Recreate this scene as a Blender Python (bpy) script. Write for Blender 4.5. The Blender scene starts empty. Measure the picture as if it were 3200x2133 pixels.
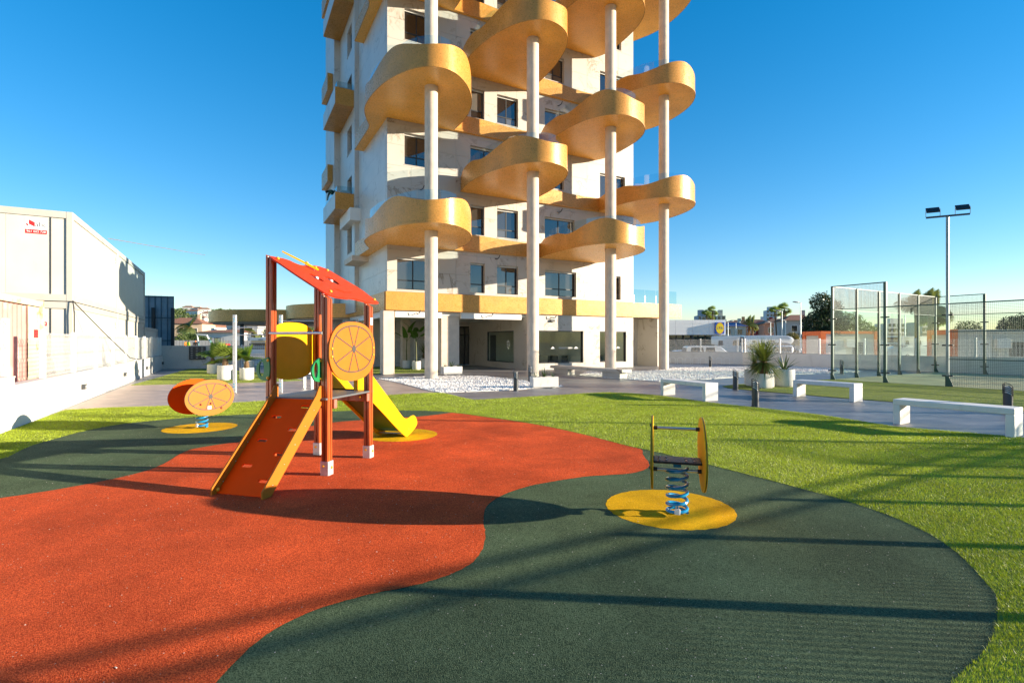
import bpy, bmesh, math, random
import numpy as np
from mathutils import Vector, Matrix
from mathutils.geometry import tessellate_polygon
random.seed(7); RNG = np.random.default_rng(11)
R = math.radians
sc = bpy.context.scene
COL = sc.collection
# ------------------------------------------------------------------ camera, sky, sun, exposure
FPX, HC, HZ = 1620.0, 1.64, 1066.5          # focal length in photo pixels, eye height, horizon row
cam = bpy.data.objects.new('camera', bpy.data.cameras.new('camera'))
COL.objects.link(cam)
cam.location = (0, 0, HC); cam.rotation_euler = (R(90), 0, 0)
cam.data.sensor_width = 36; cam.data.lens = FPX / 3200 * 36
cam.data.clip_start = .05; cam.data.clip_end = 8000
sc.camera = cam
SUN_EL, SUN_AZ = R(11.5), R(-5.5)           # azimuth measured from +X, counter-clockwise
world = bpy.data.worlds.new('World'); sc.world = world; world.use_nodes = True
wn = world.node_tree.nodes; wl = world.node_tree.links
bg = wn['Background']; sky = wn.new('ShaderNodeTexSky'); sky.sky_type = 'NISHITA'
sky.sun_disc = False; sky.sun_elevation = SUN_EL; sky.sun_rotation = R(90) - SUN_AZ
sky.air_density = 1.0; sky.dust_density = 0.0; sky.ozone_density = 3.0; sky.altitude = 0
hsv = wn.new('ShaderNodeHueSaturation'); hsv.inputs['Saturation'].default_value = 1.5
gam = wn.new('ShaderNodeGamma'); gam.inputs[1].default_value = .8   # overall tone of the sky, as the camera's
wb = wn.new('ShaderNodeMix'); wb.data_type = 'RGBA'; wb.blend_type = 'MULTIPLY'; wb.inputs['Factor'].default_value = 1; wb.inputs['B'].default_value = (1.02, .95, .985, 1)   # camera white balance
wl.new(sky.outputs[0], gam.inputs[0]); wl.new(gam.outputs[0], hsv.inputs['Color']); wl.new(hsv.outputs[0], wb.inputs['A']); wl.new(wb.outputs['Result'], bg.inputs[0])
bg.inputs[1].default_value = .124
sl = bpy.data.lights.new('sun', 'SUN'); sl.energy = 4.8; sl.angle = R(.5); sl.color = (1, .86, .66)
sun = bpy.data.objects.new('sun', sl); COL.objects.link(sun)
SD = Vector((math.cos(SUN_EL) * math.cos(SUN_AZ), math.cos(SUN_EL) * math.sin(SUN_AZ), math.sin(SUN_EL)))
sun.rotation_euler = SD.to_track_quat('Z', 'Y').to_euler(); sun.location = (30, -3, 12)
sc.view_settings.view_transform = 'Standard'; sc.view_settings.look = 'None'
sc.view_settings.gamma = 1; sc.view_settings.use_curve_mapping = False
sc.view_settings.exposure = 1.44
sc.cycles.max_bounces = 8; sc.cycles.transparent_max_bounces = 24
sc.cycles.caustics_reflective = False; sc.cycles.caustics_refractive = False

# ------------------------------------------------------------------ pixel -> place
def g(sx, sy, z=0.0):
    Y = FPX * (HC - z) / (sy - HZ); return ((sx - 1600) / FPX * Y, Y)
def ax(sx, Y): return (sx - 1600) / FPX * Y
def az(sy, Y): return HC + (HZ - sy) / FPX * Y
def G(pts, z=0.0): return [g(x, y, z) for x, y in pts]

# ------------------------------------------------------------------ materials
MATS = {}
def mat(name, col, rough=.6, metal=0.0, var=.12, scale=6.0, bump=0.0, bscale=None, spec=.5, coat=0.0, island=0.0, extra=None, detail=4.0):
    if name in MATS: return MATS[name]
    m = bpy.data.materials.new(name); m.use_nodes = True; MATS[name] = m
    nt = m.node_tree; N = nt.nodes; L = nt.links; b = N['Principled BSDF']
    b.inputs['Roughness'].default_value = rough; b.inputs['Metallic'].default_value = metal
    b.inputs['Specular IOR Level'].default_value = spec; b.inputs['Coat Weight'].default_value = coat
    tc = N.new('ShaderNodeTexCoord')
    nz = N.new('ShaderNodeTexNoise'); nz.inputs['Scale'].default_value = scale; nz.inputs['Detail'].default_value = detail
    L.new(tc.outputs['Object'], nz.inputs['Vector'])
    cr = N.new('ShaderNodeValToRGB')
    cr.color_ramp.elements[0].position = .3; cr.color_ramp.elements[1].position = .7
    lo = [max(0, c * (1 - var)) for c in col[:3]] + [1]; hi = [min(1, c * (1 + var)) for c in col[:3]] + [1]
    cr.color_ramp.elements[0].color = lo; cr.color_ramp.elements[1].color = hi
    L.new(nz.outputs['Fac'], cr.inputs['Fac']); out = cr.outputs['Color']
    if island:
        ge = N.new('ShaderNodeNewGeometry'); hv = N.new('ShaderNodeHueSaturation'); mr = N.new('ShaderNodeMapRange')
        mr.inputs['To Min'].default_value = 1 - island; mr.inputs['To Max'].default_value = 1 + island
        L.new(ge.outputs['Random Per Island'], mr.inputs['Value']); L.new(mr.outputs[0], hv.inputs['Value'])
        L.new(out, hv.inputs['Color']); out = hv.outputs['Color']
    L.new(out, b.inputs['Base Color'])
    if bump:
        n2 = N.new('ShaderNodeTexNoise'); n2.inputs['Scale'].default_value = bscale or scale * 6; n2.inputs['Detail'].default_value = 6
        L.new(tc.outputs['Object'], n2.inputs['Vector'])
        bp = N.new('ShaderNodeBump'); bp.inputs['Strength'].default_value = bump; bp.inputs['Distance'].default_value = .02
        L.new(n2.outputs['Fac'], bp.inputs['Height']); L.new(bp.outputs[0], b.inputs['Normal'])
    if extra: extra(N, L, b, tc, out)
    return m

def ex_marble(vein, amt, sc_=.55):
    def f(N, L, b, tc, out):
        mp = N.new('ShaderNodeMapping'); mp.inputs['Rotation'].default_value = (.5, .8, .6)
        oi = N.new('ShaderNodeObjectInfo'); va = N.new('ShaderNodeVectorMath'); va.operation = 'SCALE'
        va.inputs[0].default_value = (17, 9, 13); L.new(oi.outputs['Random'], va.inputs['Scale'])
        L.new(va.outputs[0], mp.inputs['Location']); L.new(tc.outputs['Object'], mp.inputs['Vector'])
        n1 = N.new('ShaderNodeTexNoise'); n1.inputs['Scale'].default_value = sc_; n1.inputs['Detail'].default_value = 7
        n1.inputs['Roughness'].default_value = .62; n1.inputs['Distortion'].default_value = 1.6
        L.new(mp.outputs[0], n1.inputs['Vector'])
        s = N.new('ShaderNodeMath'); s.operation = 'SUBTRACT'; s.inputs[1].default_value = .5
        a = N.new('ShaderNodeMath'); a.operation = 'ABSOLUTE'
        L.new(n1.outputs['Fac'], s.inputs[0]); L.new(s.outputs[0], a.inputs[0])
        mr = N.new('ShaderNodeMapRange'); mr.inputs['From Min'].default_value = 0; mr.inputs['From Max'].default_value = .026
        mr.inputs['To Min'].default_value = 1; mr.inputs['To Max'].default_value = 0
        L.new(a.outputs[0], mr.inputs['Value'])
        n2 = N.new('ShaderNodeTexNoise'); n2.inputs['Scale'].default_value = .7; n2.inputs['Detail'].default_value = 3
        L.new(mp.outputs[0], n2.inputs['Vector'])
        m2 = N.new('ShaderNodeMapRange'); m2.inputs['From Min'].default_value = .48; m2.inputs['From Max'].default_value = .62
        L.new(n2.outputs['Fac'], m2.inputs['Value'])
        mu = N.new('ShaderNodeMath'); mu.operation = 'MULTIPLY'; L.new(mr.outputs[0], mu.inputs[0]); L.new(m2.outputs[0], mu.inputs[1])
        m3 = N.new('ShaderNodeMath'); m3.operation = 'MULTIPLY'; m3.inputs[1].default_value = amt; L.new(mu.outputs[0], m3.inputs[0])
        mx = N.new('ShaderNodeMix'); mx.data_type = 'RGBA'; mx.inputs['B'].default_value = (*vein, 1)
        L.new(m3.outputs[0], mx.inputs['Factor']); L.new(out, mx.inputs['A']); L.new(mx.outputs['Result'], b.inputs['Base Color'])
    return f
def ex_speck(dark, light, sc_, wet=0.0, streak=None):
    """granular rubber: grains, pale dust patches, sparse pale specks"""
    def f(N, L, b, tc, out):
        v = N.new('ShaderNodeTexVoronoi'); v.inputs['Scale'].default_value = sc_; L.new(tc.outputs['Object'], v.inputs['Vector'])
        sv = N.new('ShaderNodeSeparateColor'); L.new(v.outputs['Color'], sv.inputs[0])
        cr = N.new('ShaderNodeValToRGB'); cr.color_ramp.elements[0].color = (*dark, 1); cr.color_ramp.elements[1].color = (*light, 1)
        L.new(sv.outputs[0], cr.inputs['Fac'])
        n1 = N.new('ShaderNodeTexNoise'); n1.inputs['Scale'].default_value = .9; n1.inputs['Detail'].default_value = 9
        n1.inputs['Roughness'].default_value = .65; L.new(tc.outputs['Object'], n1.inputs['Vector'])
        mr = N.new('ShaderNodeMapRange'); mr.inputs['From Min'].default_value = .35; mr.inputs['From Max'].default_value = .7
        mr.inputs['To Min'].default_value = .74; mr.inputs['To Max'].default_value = 1.3; L.new(n1.outputs['Fac'], mr.inputs['Value'])
        hv = N.new('ShaderNodeHueSaturation'); L.new(mr.outputs[0], hv.inputs['Value']); L.new(cr.outputs[0], hv.inputs['Color'])
        s2 = N.new('ShaderNodeMath'); s2.operation = 'GREATER_THAN'; s2.inputs[1].default_value = .9988; L.new(sv.outputs[1], s2.inputs[0])
        mx = N.new('ShaderNodeMix'); mx.data_type = 'RGBA'; mx.inputs['B'].default_value = (.55, .5, .4, 1)
        L.new(s2.outputs[0], mx.inputs['Factor']); L.new(hv.outputs[0], mx.inputs['A']); L.new(mx.outputs['Result'], b.inputs['Base Color'])
        bp = N.new('ShaderNodeBump'); bp.inputs['Strength'].default_value = 1.0; bp.inputs['Distance'].default_value = .009
        L.new(v.outputs['Distance'], bp.inputs['Height'])
        n3 = N.new('ShaderNodeTexNoise'); n3.inputs['Scale'].default_value = 2.2; n3.inputs['Detail'].default_value = 5; L.new(tc.outputs['Object'], n3.inputs['Vector'])
        b2 = N.new('ShaderNodeBump'); b2.inputs['Strength'].default_value = .55; b2.inputs['Distance'].default_value = .03
        L.new(n3.outputs['Fac'], b2.inputs['Height']); L.new(bp.outputs[0], b2.inputs['Normal']); L.new(b2.outputs[0], b.inputs['Normal'])
    return f
def ex_mosaic(N, L, b, tc, out):
    v = N.new('ShaderNodeTexVoronoi'); v.inputs['Scale'].default_value = 26; v.inputs['Randomness'].default_value = .35
    L.new(tc.outputs['Object'], v.inputs['Vector'])
    sv = N.new('ShaderNodeSeparateColor'); L.new(v.outputs['Color'], sv.inputs[0])
    mr = N.new('ShaderNodeMapRange'); mr.inputs['To Min'].default_value = .88; mr.inputs['To Max'].default_value = 1.12; L.new(sv.outputs[0], mr.inputs['Value'])
    hv = N.new('ShaderNodeHueSaturation'); L.new(mr.outputs[0], hv.inputs['Value']); L.new(out, hv.inputs['Color']); L.new(hv.outputs[0], b.inputs['Base Color'])
    m2 = N.new('ShaderNodeMapRange'); m2.inputs['To Min'].default_value = .22; m2.inputs['To Max'].default_value = .5; L.new(sv.outputs[1], m2.inputs['Value']); L.new(m2.outputs[0], b.inputs['Roughness'])
    bp = N.new('ShaderNodeBump'); bp.inputs['Strength'].default_value = .18; bp.inputs['Distance'].default_value = .01
    L.new(sv.outputs[2], bp.inputs['Height']); L.new(bp.outputs[0], b.inputs['Normal'])
def ex_slate(c1, c2):
    def f(N, L, b, tc, out):
        mp = N.new('ShaderNodeMapping'); mp.inputs['Scale'].default_value = (1.0, 2.6, 1); mp.inputs['Rotation'].default_value = (0, 0, .35)
        L.new(tc.outputs['Object'], mp.inputs['Vector'])
        n1 = N.new('ShaderNodeTexNoise'); n1.inputs['Scale'].default_value = 1.1; n1.inputs['Detail'].default_value = 9; n1.inputs['Roughness'].default_value = .7
        n1.inputs['Distortion'].default_value = .9; L.new(mp.outputs[0], n1.inputs['Vector'])
        cr = N.new('ShaderNodeValToRGB'); cr.color_ramp.elements[0].position = .32; cr.color_ramp.elements[1].position = .68
        cr.color_ramp.elements[0].color = (*c1, 1); cr.color_ramp.elements[1].color = (*c2, 1)
        L.new(n1.outputs['Fac'], cr.inputs['Fac']); L.new(cr.outputs[0], b.inputs['Base Color'])
        bp = N.new('ShaderNodeBump'); bp.inputs['Strength'].default_value = .5; bp.inputs['Distance'].default_value = .02
        L.new(n1.outputs['Fac'], bp.inputs['Height']); L.new(bp.outputs[0], b.inputs['Normal'])
        m2 = N.new('ShaderNodeMapRange'); m2.inputs['To Min'].default_value = .3; m2.inputs['To Max'].default_value = .62; L.new(n1.outputs['Fac'], m2.inputs['Value']); L.new(m2.outputs[0], b.inputs['Roughness'])
    return f
def ex_wood(N, L, b, tc, out):
    mp = N.new('ShaderNodeMapping'); mp.inputs['Scale'].default_value = (22, 22, 1.2); L.new(tc.outputs['Object'], mp.inputs['Vector'])
    n1 = N.new('ShaderNodeTexNoise'); n1.inputs['Scale'].default_value = 1.5; n1.inputs['Detail'].default_value = 6; L.new(mp.outputs[0], n1.inputs['Vector'])
    cr = N.new('ShaderNodeValToRGB'); cr.color_ramp.elements[0].position = .3; cr.color_ramp.elements[1].position = .75
    cr.color_ramp.elements[0].color = (.20, .030, .007, 1); cr.color_ramp.elements[1].color = (.56, .125, .026, 1)
    L.new(n1.outputs['Fac'], cr.inputs['Fac']); L.new(cr.outputs[0], b.inputs['Base Color'])
def ex_stain(col, lo=.62, hi=.72, sc_=(.6, .6, .25)):
    def f(N, L, b, tc, out):
        mp = N.new('ShaderNodeMapping'); mp.inputs['Scale'].default_value = sc_; L.new(tc.outputs['Object'], mp.inputs['Vector'])
        n1 = N.new('ShaderNodeTexNoise'); n1.inputs['Scale'].default_value = 3; n1.inputs['Detail'].default_value = 7; L.new(mp.outputs[0], n1.inputs['Vector'])
        mr = N.new('ShaderNodeMapRange'); mr.inputs['From Min'].default_value = lo; mr.inputs['From Max'].default_value = hi; mr.inputs['To Max'].default_value = .8
        L.new(n1.outputs['Fac'], mr.inputs['Value'])
        mx = N.new('ShaderNodeMix'); mx.data_type = 'RGBA'; mx.inputs['B'].default_value = (*col, 1)
        L.new(mr.outputs[0], mx.inputs['Factor']); L.new(out, mx.inputs['A']); L.new(mx.outputs['Result'], b.inputs['Base Color'])
    return f
def glass(name, tint, fr=1.5, base=.04, rough=.01):
    if name in MATS: return MATS[name]
    m = bpy.data.materials.new(name); m.use_nodes = True; MATS[name] = m
    N = m.node_tree.nodes; L = m.node_tree.links; N.clear()
    o = N.new('ShaderNodeOutputMaterial'); mx = N.new('ShaderNodeMixShader'); t = N.new('ShaderNodeBsdfTransparent'); gl = N.new('ShaderNodeBsdfGlossy')
    t.inputs[0].default_value = (*tint, 1); gl.inputs['Roughness'].default_value = rough; gl.inputs['Color'].default_value = (.95, .97, 1, 1)
    f = N.new('ShaderNodeFresnel'); f.inputs[0].default_value = fr
    ad = N.new('ShaderNodeMath'); ad.operation = 'ADD'; ad.inputs[1].default_value = base
    ge = N.new('ShaderNodeNewGeometry'); iv = N.new('ShaderNodeMath'); iv.operation = 'SUBTRACT'; iv.inputs[0].default_value = 1; L.new(ge.outputs['Backfacing'], iv.inputs[1])
    mu = N.new('ShaderNodeMath'); mu.operation = 'MULTIPLY'; L.new(f.outputs[0], ad.inputs[0]); L.new(ad.outputs[0], mu.inputs[0]); L.new(iv.outputs[0], mu.inputs[1]); L.new(mu.outputs[0], mx.inputs[0]); L.new(t.outputs[0], mx.inputs[1]); L.new(gl.outputs[0], mx.inputs[2]); L.new(mx.outputs[0], o.inputs[0])
    return m
def leafmat(name, col, tr=.35, isl=.3):
    m = mat(name, col, .45, var=.32, scale=2.2, island=isl, spec=.4)
    N = m.node_tree.nodes; L = m.node_tree.links; b = N['Principled BSDF']; o = N['Material Output']
    t = N.new('ShaderNodeBsdfTranslucent'); t.inputs[0].default_value = (col[0] * 1.6, col[1] * 1.5, col[2] * .6, 1)
    mx = N.new('ShaderNodeMixShader'); mx.inputs[0].default_value = tr
    L.new(b.outputs[0], mx.inputs[1]); L.new(t.outputs[0], mx.inputs[2]); L.new(mx.outputs[0], o.inputs[0])
    return m

# ------------------------------------------------------------------ mesh builder
class MB:
    def __init__(s): s.v = []; s.f = []; s.m = Matrix.Identity(4); s.mi = []; s.cur = 0
    def V(s, p): s.v.append(tuple(s.m @ Vector(p))); return len(s.v) - 1
    def F(s, idx): s.f.append(tuple(idx)); s.mi.append(s.cur)
    def quad(s, a, b, c, d): s.F([s.V(a), s.V(b), s.V(c), s.V(d)])
    def tri(s, a, b, c): s.F([s.V(a), s.V(b), s.V(c)])
    def box(s, x0, y0, z0, x1, y1, z1):
        i = [s.V(p) for p in ((x0, y0, z0), (x1, y0, z0), (x1, y1, z0), (x0, y1, z0), (x0, y0, z1), (x1, y0, z1), (x1, y1, z1), (x0, y1, z1))]
        for q in ((3, 2, 1, 0), (4, 5, 6, 7), (0, 1, 5, 4), (1, 2, 6, 5), (2, 3, 7, 6), (3, 0, 4, 7)): s.F([i[k] for k in q])
        return s
    def bbox(s, x0, y0, z0, x1, y1, z1, b=.01):
        """box with chamfered vertical and top edges"""
        def ring(d, z): return [s.V(p) for p in ((x0 + d, y0 + b if d == 0 else y0 + d, z),)]
        pts = lambda ins, z: [(x0 + b, y0 + ins, z), (x1 - b, y0 + ins, z), (x1 - ins, y0 + b, z), (x1 - ins, y1 - b, z), (x1 - b, y1 - ins, z), (x0 + b, y1 - ins, z), (x0 + ins, y1 - b, z), (x0 + ins, y0 + b, z)]
        rings = [[s.V(p) for p in pts(b * .9, z0)], [s.V(p) for p in pts(0, z0 + b)], [s.V(p) for p in pts(0, z1 - b)], [s.V(p) for p in pts(b * .9, z1)]]
        for r0, r1 in zip(rings, rings[1:]):
            for k in range(8): s.F([r0[k], r0[(k + 1) % 8], r1[(k + 1) % 8], r1[k]])
        s.F(rings[0][::-1]); s.F(rings[-1]); return s
    def poly(s, pts, z):
        """flat concave polygon, normal up"""
        p3 = [Vector((x, y, 0)) for x, y in pts]; ids = [s.V((x, y, z)) for x, y in pts]
        for t in tessellate_polygon([p3]):
            a, b, c = [p3[k] for k in t]
            t = t if (b - a).cross(c - a).z > 0 else t[::-1]
            s.F([ids[k] for k in t])
        return s
    def prism(s, pts, z0, z1, bottom=True, top=True):
        A = sum(a[0] * b[1] - b[0] * a[1] for a, b in zip(pts, pts[1:] + pts[:1]))
        if A < 0: pts = pts[::-1]
        n = len(pts)
        for i in range(n):
            a, b = pts[i], pts[(i + 1) % n]
            s.quad((*a, z0), (*b, z0), (*b, z1), (*a, z1))
        if top: s.poly(pts, z1)
        if bottom:
            k = len(s.f); s.poly(pts, z0)
            for j in range(k, len(s.f)): s.f[j] = s.f[j][::-1]
        return s
    def plate(s, outer, holes, th, M=None):
        """plate in local XY with holes, thickness th along +Z, optional matrix"""
        o = s.m
        if M is not None: s.m = o @ M
        loops = [outer] + list(holes)
        for z, flip in ((0, True), (th, False)):
            ids = []; p3 = []
            for lp in loops:
                p3.append([Vector((x, y, 0)) for x, y in lp])
                ids += [s.V((x, y, z)) for x, y in lp]
            flat = [q for lp in p3 for q in lp]
            for t in tessellate_polygon(p3):
                a, b, c = [flat[k] for k in t]
                up = (b - a).cross(c - a).z > 0
                t = t if up != flip else t[::-1]
                s.F([ids[k] for k in t])
        s_cur = s.cur
        for li, lp in enumerate(loops):
            A = sum(a[0] * b[1] - b[0] * a[1] for a, b in zip(lp, lp[1:] + lp[:1]))
            if (A < 0) == (li == 0): lp = lp[::-1]
            for i in range(len(lp)):
                a, b = lp[i], lp[(i + 1) % len(lp)]
                s.quad((*a, 0), (*b, 0), (*b, th), (*a, th))
        s.m = o; return s
    def tube(s, pts, r, n=8, caps=True, closed=False):
        pts = [Vector(p) for p in pts]; rs = r if isinstance(r, (list, tuple)) else [r] * len(pts)
        rings = []; up = None
        for i, p in enumerate(pts):
            d = (pts[min(i + 1, len(pts) - 1)] - pts[max(i - 1, 0)])
            if closed: d = pts[(i + 1) % len(pts)] - pts[i - 1]
            d.normalize()
            if up is None: up = Vector((0, 0, 1)) if abs(d.z) < .95 else Vector((1, 0, 0))
            a = d.cross(up)
            if a.length < 1e-5: a = d.cross(Vector((0, 1, 0)))
            a.normalize(); b = a.cross(d).normalized(); up = b
            rings.append([s.V(p + (a * math.cos(k * 2 * math.pi / n) + b * math.sin(k * 2 * math.pi / n)) * rs[i]) for k in range(n)])
        m = len(rings)
        for i in range(m if closed else m - 1):
            r0, r1 = rings[i], rings[(i + 1) % m]
            for k in range(n): s.F([r0[k], r0[(k + 1) % n], r1[(k + 1) % n], r1[k]])
        if caps and not closed: s.F(rings[0][::-1]); s.F(rings[-1])
        return s
    def cyl(s, x, y, z0, z1, r, n=16, r1=None): return s.tube([(x, y, z0), (x, y, z1)], [r, r if r1 is None else r1], n)
    def lathe(s, prof, n=24, x=0, y=0, sq=0.0):
        rings = []
        for r, z in prof:
            rg = []
            for k in range(n):
                a = 2 * math.pi * k / n; c, d = math.cos(a), math.sin(a)
                q = 1.0
                if sq: q = 1 / (abs(c) ** sq + abs(d) ** sq) ** (1 / sq)
                rg.append(s.V((x + r * c * q, y + r * d * q, z)))
            rings.append(rg)
        for r0, r1 in zip(rings, rings[1:]):
            for k in range(n): s.F([r0[k], r0[(k + 1) % n], r1[(k + 1) % n], r1[k]])
        s.F(rings[0][::-1]); s.F(rings[-1]); return s
    def ball(s, c, r, n=10, sx=1, sy=1, sz=1):
        k = n // 2; prev = None
        for i in range(k + 1):
            a = math.pi * i / k; rr = math.sin(a) * r; z = math.cos(a) * r
            rg = [s.V((c[0] + rr * math.cos(2 * math.pi * j / n) * sx, c[1] + rr * math.sin(2 * math.pi * j / n) * sy, c[2] + z * sz)) for j in range(n)]
            if prev:
                for j in range(n): s.F([prev[j], rg[j], rg[(j + 1) % n], prev[(j + 1) % n]])
            prev = rg
        return s
    def build(s, name, m, parent=None, smooth=False, loc=None, rz=0):
        me = bpy.data.meshes.new(name); me.from_pydata(s.v, [], s.f)
        ms = m if isinstance(m, (list, tuple)) else [m]
        for q in ms: me.materials.append(q)
        if len(ms) > 1: me.polygons.foreach_set('material_index', s.mi)
        if smooth: me.polygons.foreach_set('use_smooth', [True] * len(s.f)); 
        me.update()
        o = bpy.data.objects.new(name, me); COL.objects.link(o)
        if smooth == 'auto':
            me.set_sharp_from_angle(angle=R(40))
        if parent: o.parent = parent
        if loc is not None: o.location = loc
        o.rotation_euler.z = rz
        return o
def tag(o, label=None, cat=None, group=None, kind=None):
    if label: o['label'] = label
    if cat: o['category'] = cat
    if group: o['group'] = group
    if kind: o['kind'] = kind
    return o
def thing(name, label, cat, loc=(0, 0, 0), rz=0, group=None):
    o = bpy.data.objects.new(name, None); COL.objects.link(o); o.empty_display_size = .2
    o.location = loc if len(loc) == 3 else (*loc, 0); o.rotation_euler.z = rz
    return tag(o, label, cat, group)
def struct(o): o['kind'] = 'structure'; return o
def copy_tree(o, parent=None):
    c = o.copy(); COL.objects.link(c); c.parent = parent
    for ch in o.children: copy_tree(ch, c)
    return c
def rawmesh(name, verts, faces_n, m, parent=None):
    """verts (n,3) array, consecutive faces of faces_n corners"""
    me = bpy.data.meshes.new(name); nv = len(verts); nf = nv // faces_n
    me.vertices.add(nv); me.vertices.foreach_set('co', np.ascontiguousarray(verts, dtype=np.float32).ravel())
    me.loops.add(nv); me.loops.foreach_set('vertex_index', np.arange(nv, dtype=np.int32))
    me.polygons.add(nf); me.polygons.foreach_set('loop_start', np.arange(0, nv, faces_n, dtype=np.int32))
    me.materials.append(m); me.update(calc_edges=True); me.validate()
    o = bpy.data.objects.new(name, me); COL.objects.link(o); o.parent = parent; return o
def smoothloop(pts, it=2, closed=True):
    for _ in range(it):
        q = []; n = len(pts)
        rng = range(n) if closed else range(n - 1)
        if not closed: q.append(pts[0])
        for i in rng:
            a, b = pts[i], pts[(i + 1) % n]
            q.append((a[0] * .75 + b[0] * .25, a[1] * .75 + b[1] * .25)); q.append((a[0] * .25 + b[0] * .75, a[1] * .25 + b[1] * .75))
        if not closed: q.append(pts[-1])
        pts = q
    return pts
def inpoly(X, Y, poly):
    ins = np.zeros(len(X), bool); n = len(poly)
    for i in range(n):
        x0, y0 = poly[i]; x1, y1 = poly[(i + 1) % n]
        if y0 == y1: continue
        c = ((y0 > Y) != (y1 > Y)) & (X < (x1 - x0) * (Y - y0) / (y1 - y0) + x0)
        ins ^= c
    return ins
def text_obj(body, size, m, parent, loc, rot, name='lettering', depth=.004, align='CENTER', sx=1.0):
    cu = bpy.data.curves.new('t', 'FONT'); cu.body = body; cu.size = size; cu.extrude = depth; cu.align_x = align; cu.align_y = 'CENTER'
    to = bpy.data.objects.new('t', cu); COL.objects.link(to)
    bpy.context.view_layer.update()
    me = bpy.data.meshes.new_from_object(to.evaluated_get(bpy.context.evaluated_depsgraph_get()))
    bpy.data.objects.remove(to); me.materials.clear(); me.materials.append(m)
    o = bpy.data.objects.new(name, me); COL.objects.link(o); o.parent = parent; o.location = loc; o.rotation_euler = rot; o.scale.x = sx
    return o
def ell(cx, cy, a, b, n=40, p=2.0, egg=0.0):
    out = []
    for k in range(n):
        t = 2 * math.pi * k / n; c, d = math.cos(t), math.sin(t)
        q = 1 / (abs(c) ** p + abs(d) ** p) ** (1 / p)
        out.append((cx + a * c * q * (1 + egg * d * q), cy + b * d * q))
    return out
# ------------------------------------------------------------------ shared materials
M_white = mat('white_render', (.76, .745, .71), .75, var=.03, scale=2, bump=.08, bscale=90, extra=ex_stain((.50, .47, .41), .60, .95))
M_cwhite = mat('white_concrete', (.70, .675, .625), .7, var=.05, scale=5, bump=.12, bscale=60, extra=ex_stain((.46, .42, .35), .60, .95, (2, 2, .8)))
M_marble = mat('marble_tile', (.485, .45, .40), .4, var=.05, scale=.9, extra=ex_marble((.20, .15, .09), .85))
M_marbleg = mat('marble_tile_grey', (.54, .51, .47), .4, var=.05, scale=.9, extra=ex_marble((.22, .20, .18), .6))
M_conc = mat('concrete', (.60, .505, .405), .8, var=.10, scale=3, bump=.25, bscale=40)
M_gold = mat('gold_mosaic', (.55, .25, .044), .35, metal=.15, var=.10, scale=1.5, extra=ex_mosaic)
M_frame = mat('black_aluminium', (.018, .019, .021), .4, var=.1)
def ex_pane(N, L, b, tc, out):
    oi = N.new('ShaderNodeObjectInfo'); cr = N.new('ShaderNodeValToRGB'); cr.color_ramp.interpolation = 'CONSTANT'
    cr.color_ramp.elements[0].color = (.012, .013, .015, 1); cr.color_ramp.elements[1].color = (.04, .037, .033, 1); cr.color_ramp.elements[1].position = .45
    e = cr.color_ramp.elements.new(.75); e.color = (.10, .094, .085, 1)
    L.new(oi.outputs['Random'], cr.inputs['Fac']); L.new(cr.outputs[0], b.inputs['Base Color'])
M_pane = mat('window_pane', (.012, .014, .016), .02, var=.02, spec=1.0, coat=1.0, extra=ex_pane)
M_shutter = mat('shutter_box', (.55, .54, .52), .5, var=.05)
M_rail = glass('rail_glass', (.74, .88, .92), 1.4, .07)
M_court = glass('court_glass', (.92, .965, .94), 1.25, .02)
M_shop = glass('shop_glass', (.93, .97, .93), 1.4, .04)
M_steel = mat('brushed_steel', (.55, .55, .54), .35, metal=.9, var=.05)
M_galv = mat('galvanised', (.56, .60, .61), .45, metal=.6, var=.15, scale=14)
M_fence = mat('white_powder_coat', (.82, .82, .80), .45, var=.03)
M_dark = mat('dark_grey_paint', (.045, .05, .055), .45, var=.1)
M_black = mat('black_plastic', (.015, .015, .016), .5, var=.1)
M_yel = mat('yellow_plastic', (.78, .40, .006), .45, spec=.12, var=.04, bump=.05, bscale=300)
M_yelcap = mat('yellow_cap', (.70, .34, .01), .3, var=.04)
M_ora = mat('orange_plastic', (.45, .135, .011), .45, spec=.25, var=.04, bump=.05, bscale=300)
M_ored = mat('orange_red_plastic', (.98, .075, .002), .5, spec=.05, var=.04, bump=.05, bscale=300)
M_red = mat('red_plastic', (.58, .035, .010), .42, spec=.3, var=.04, bump=.05, bscale=300)
M_green = mat('green_plastic', (.01, .19, .06), .35, var=.05)
M_wood = mat('stained_wood', (.3, .05, .01), .32, var=.2, coat=.25, extra=ex_wood)
M_woodend = mat('wood_end', (.42, .12, .08), .7, var=.15, scale=30)
M_groove = mat('groove_grey', (.045, .042, .04), .6, var=.1)
M_deck = mat('grey_deck', (.12, .125, .13), .45, var=.1, scale=60, bump=.15, bscale=200)
M_blue = mat('spring_blue', (.01, .24, .50), .22, var=.05, coat=.4)
M_sticker = mat('white_sticker', (.8, .8, .8), .5, var=.02)
M_soil = mat('soil', (.10, .065, .04), .95, var=.35, scale=40, bump=.5)
M_soffit = mat('white_soffit', (.72, .70, .66), .7, var=.03)

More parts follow.
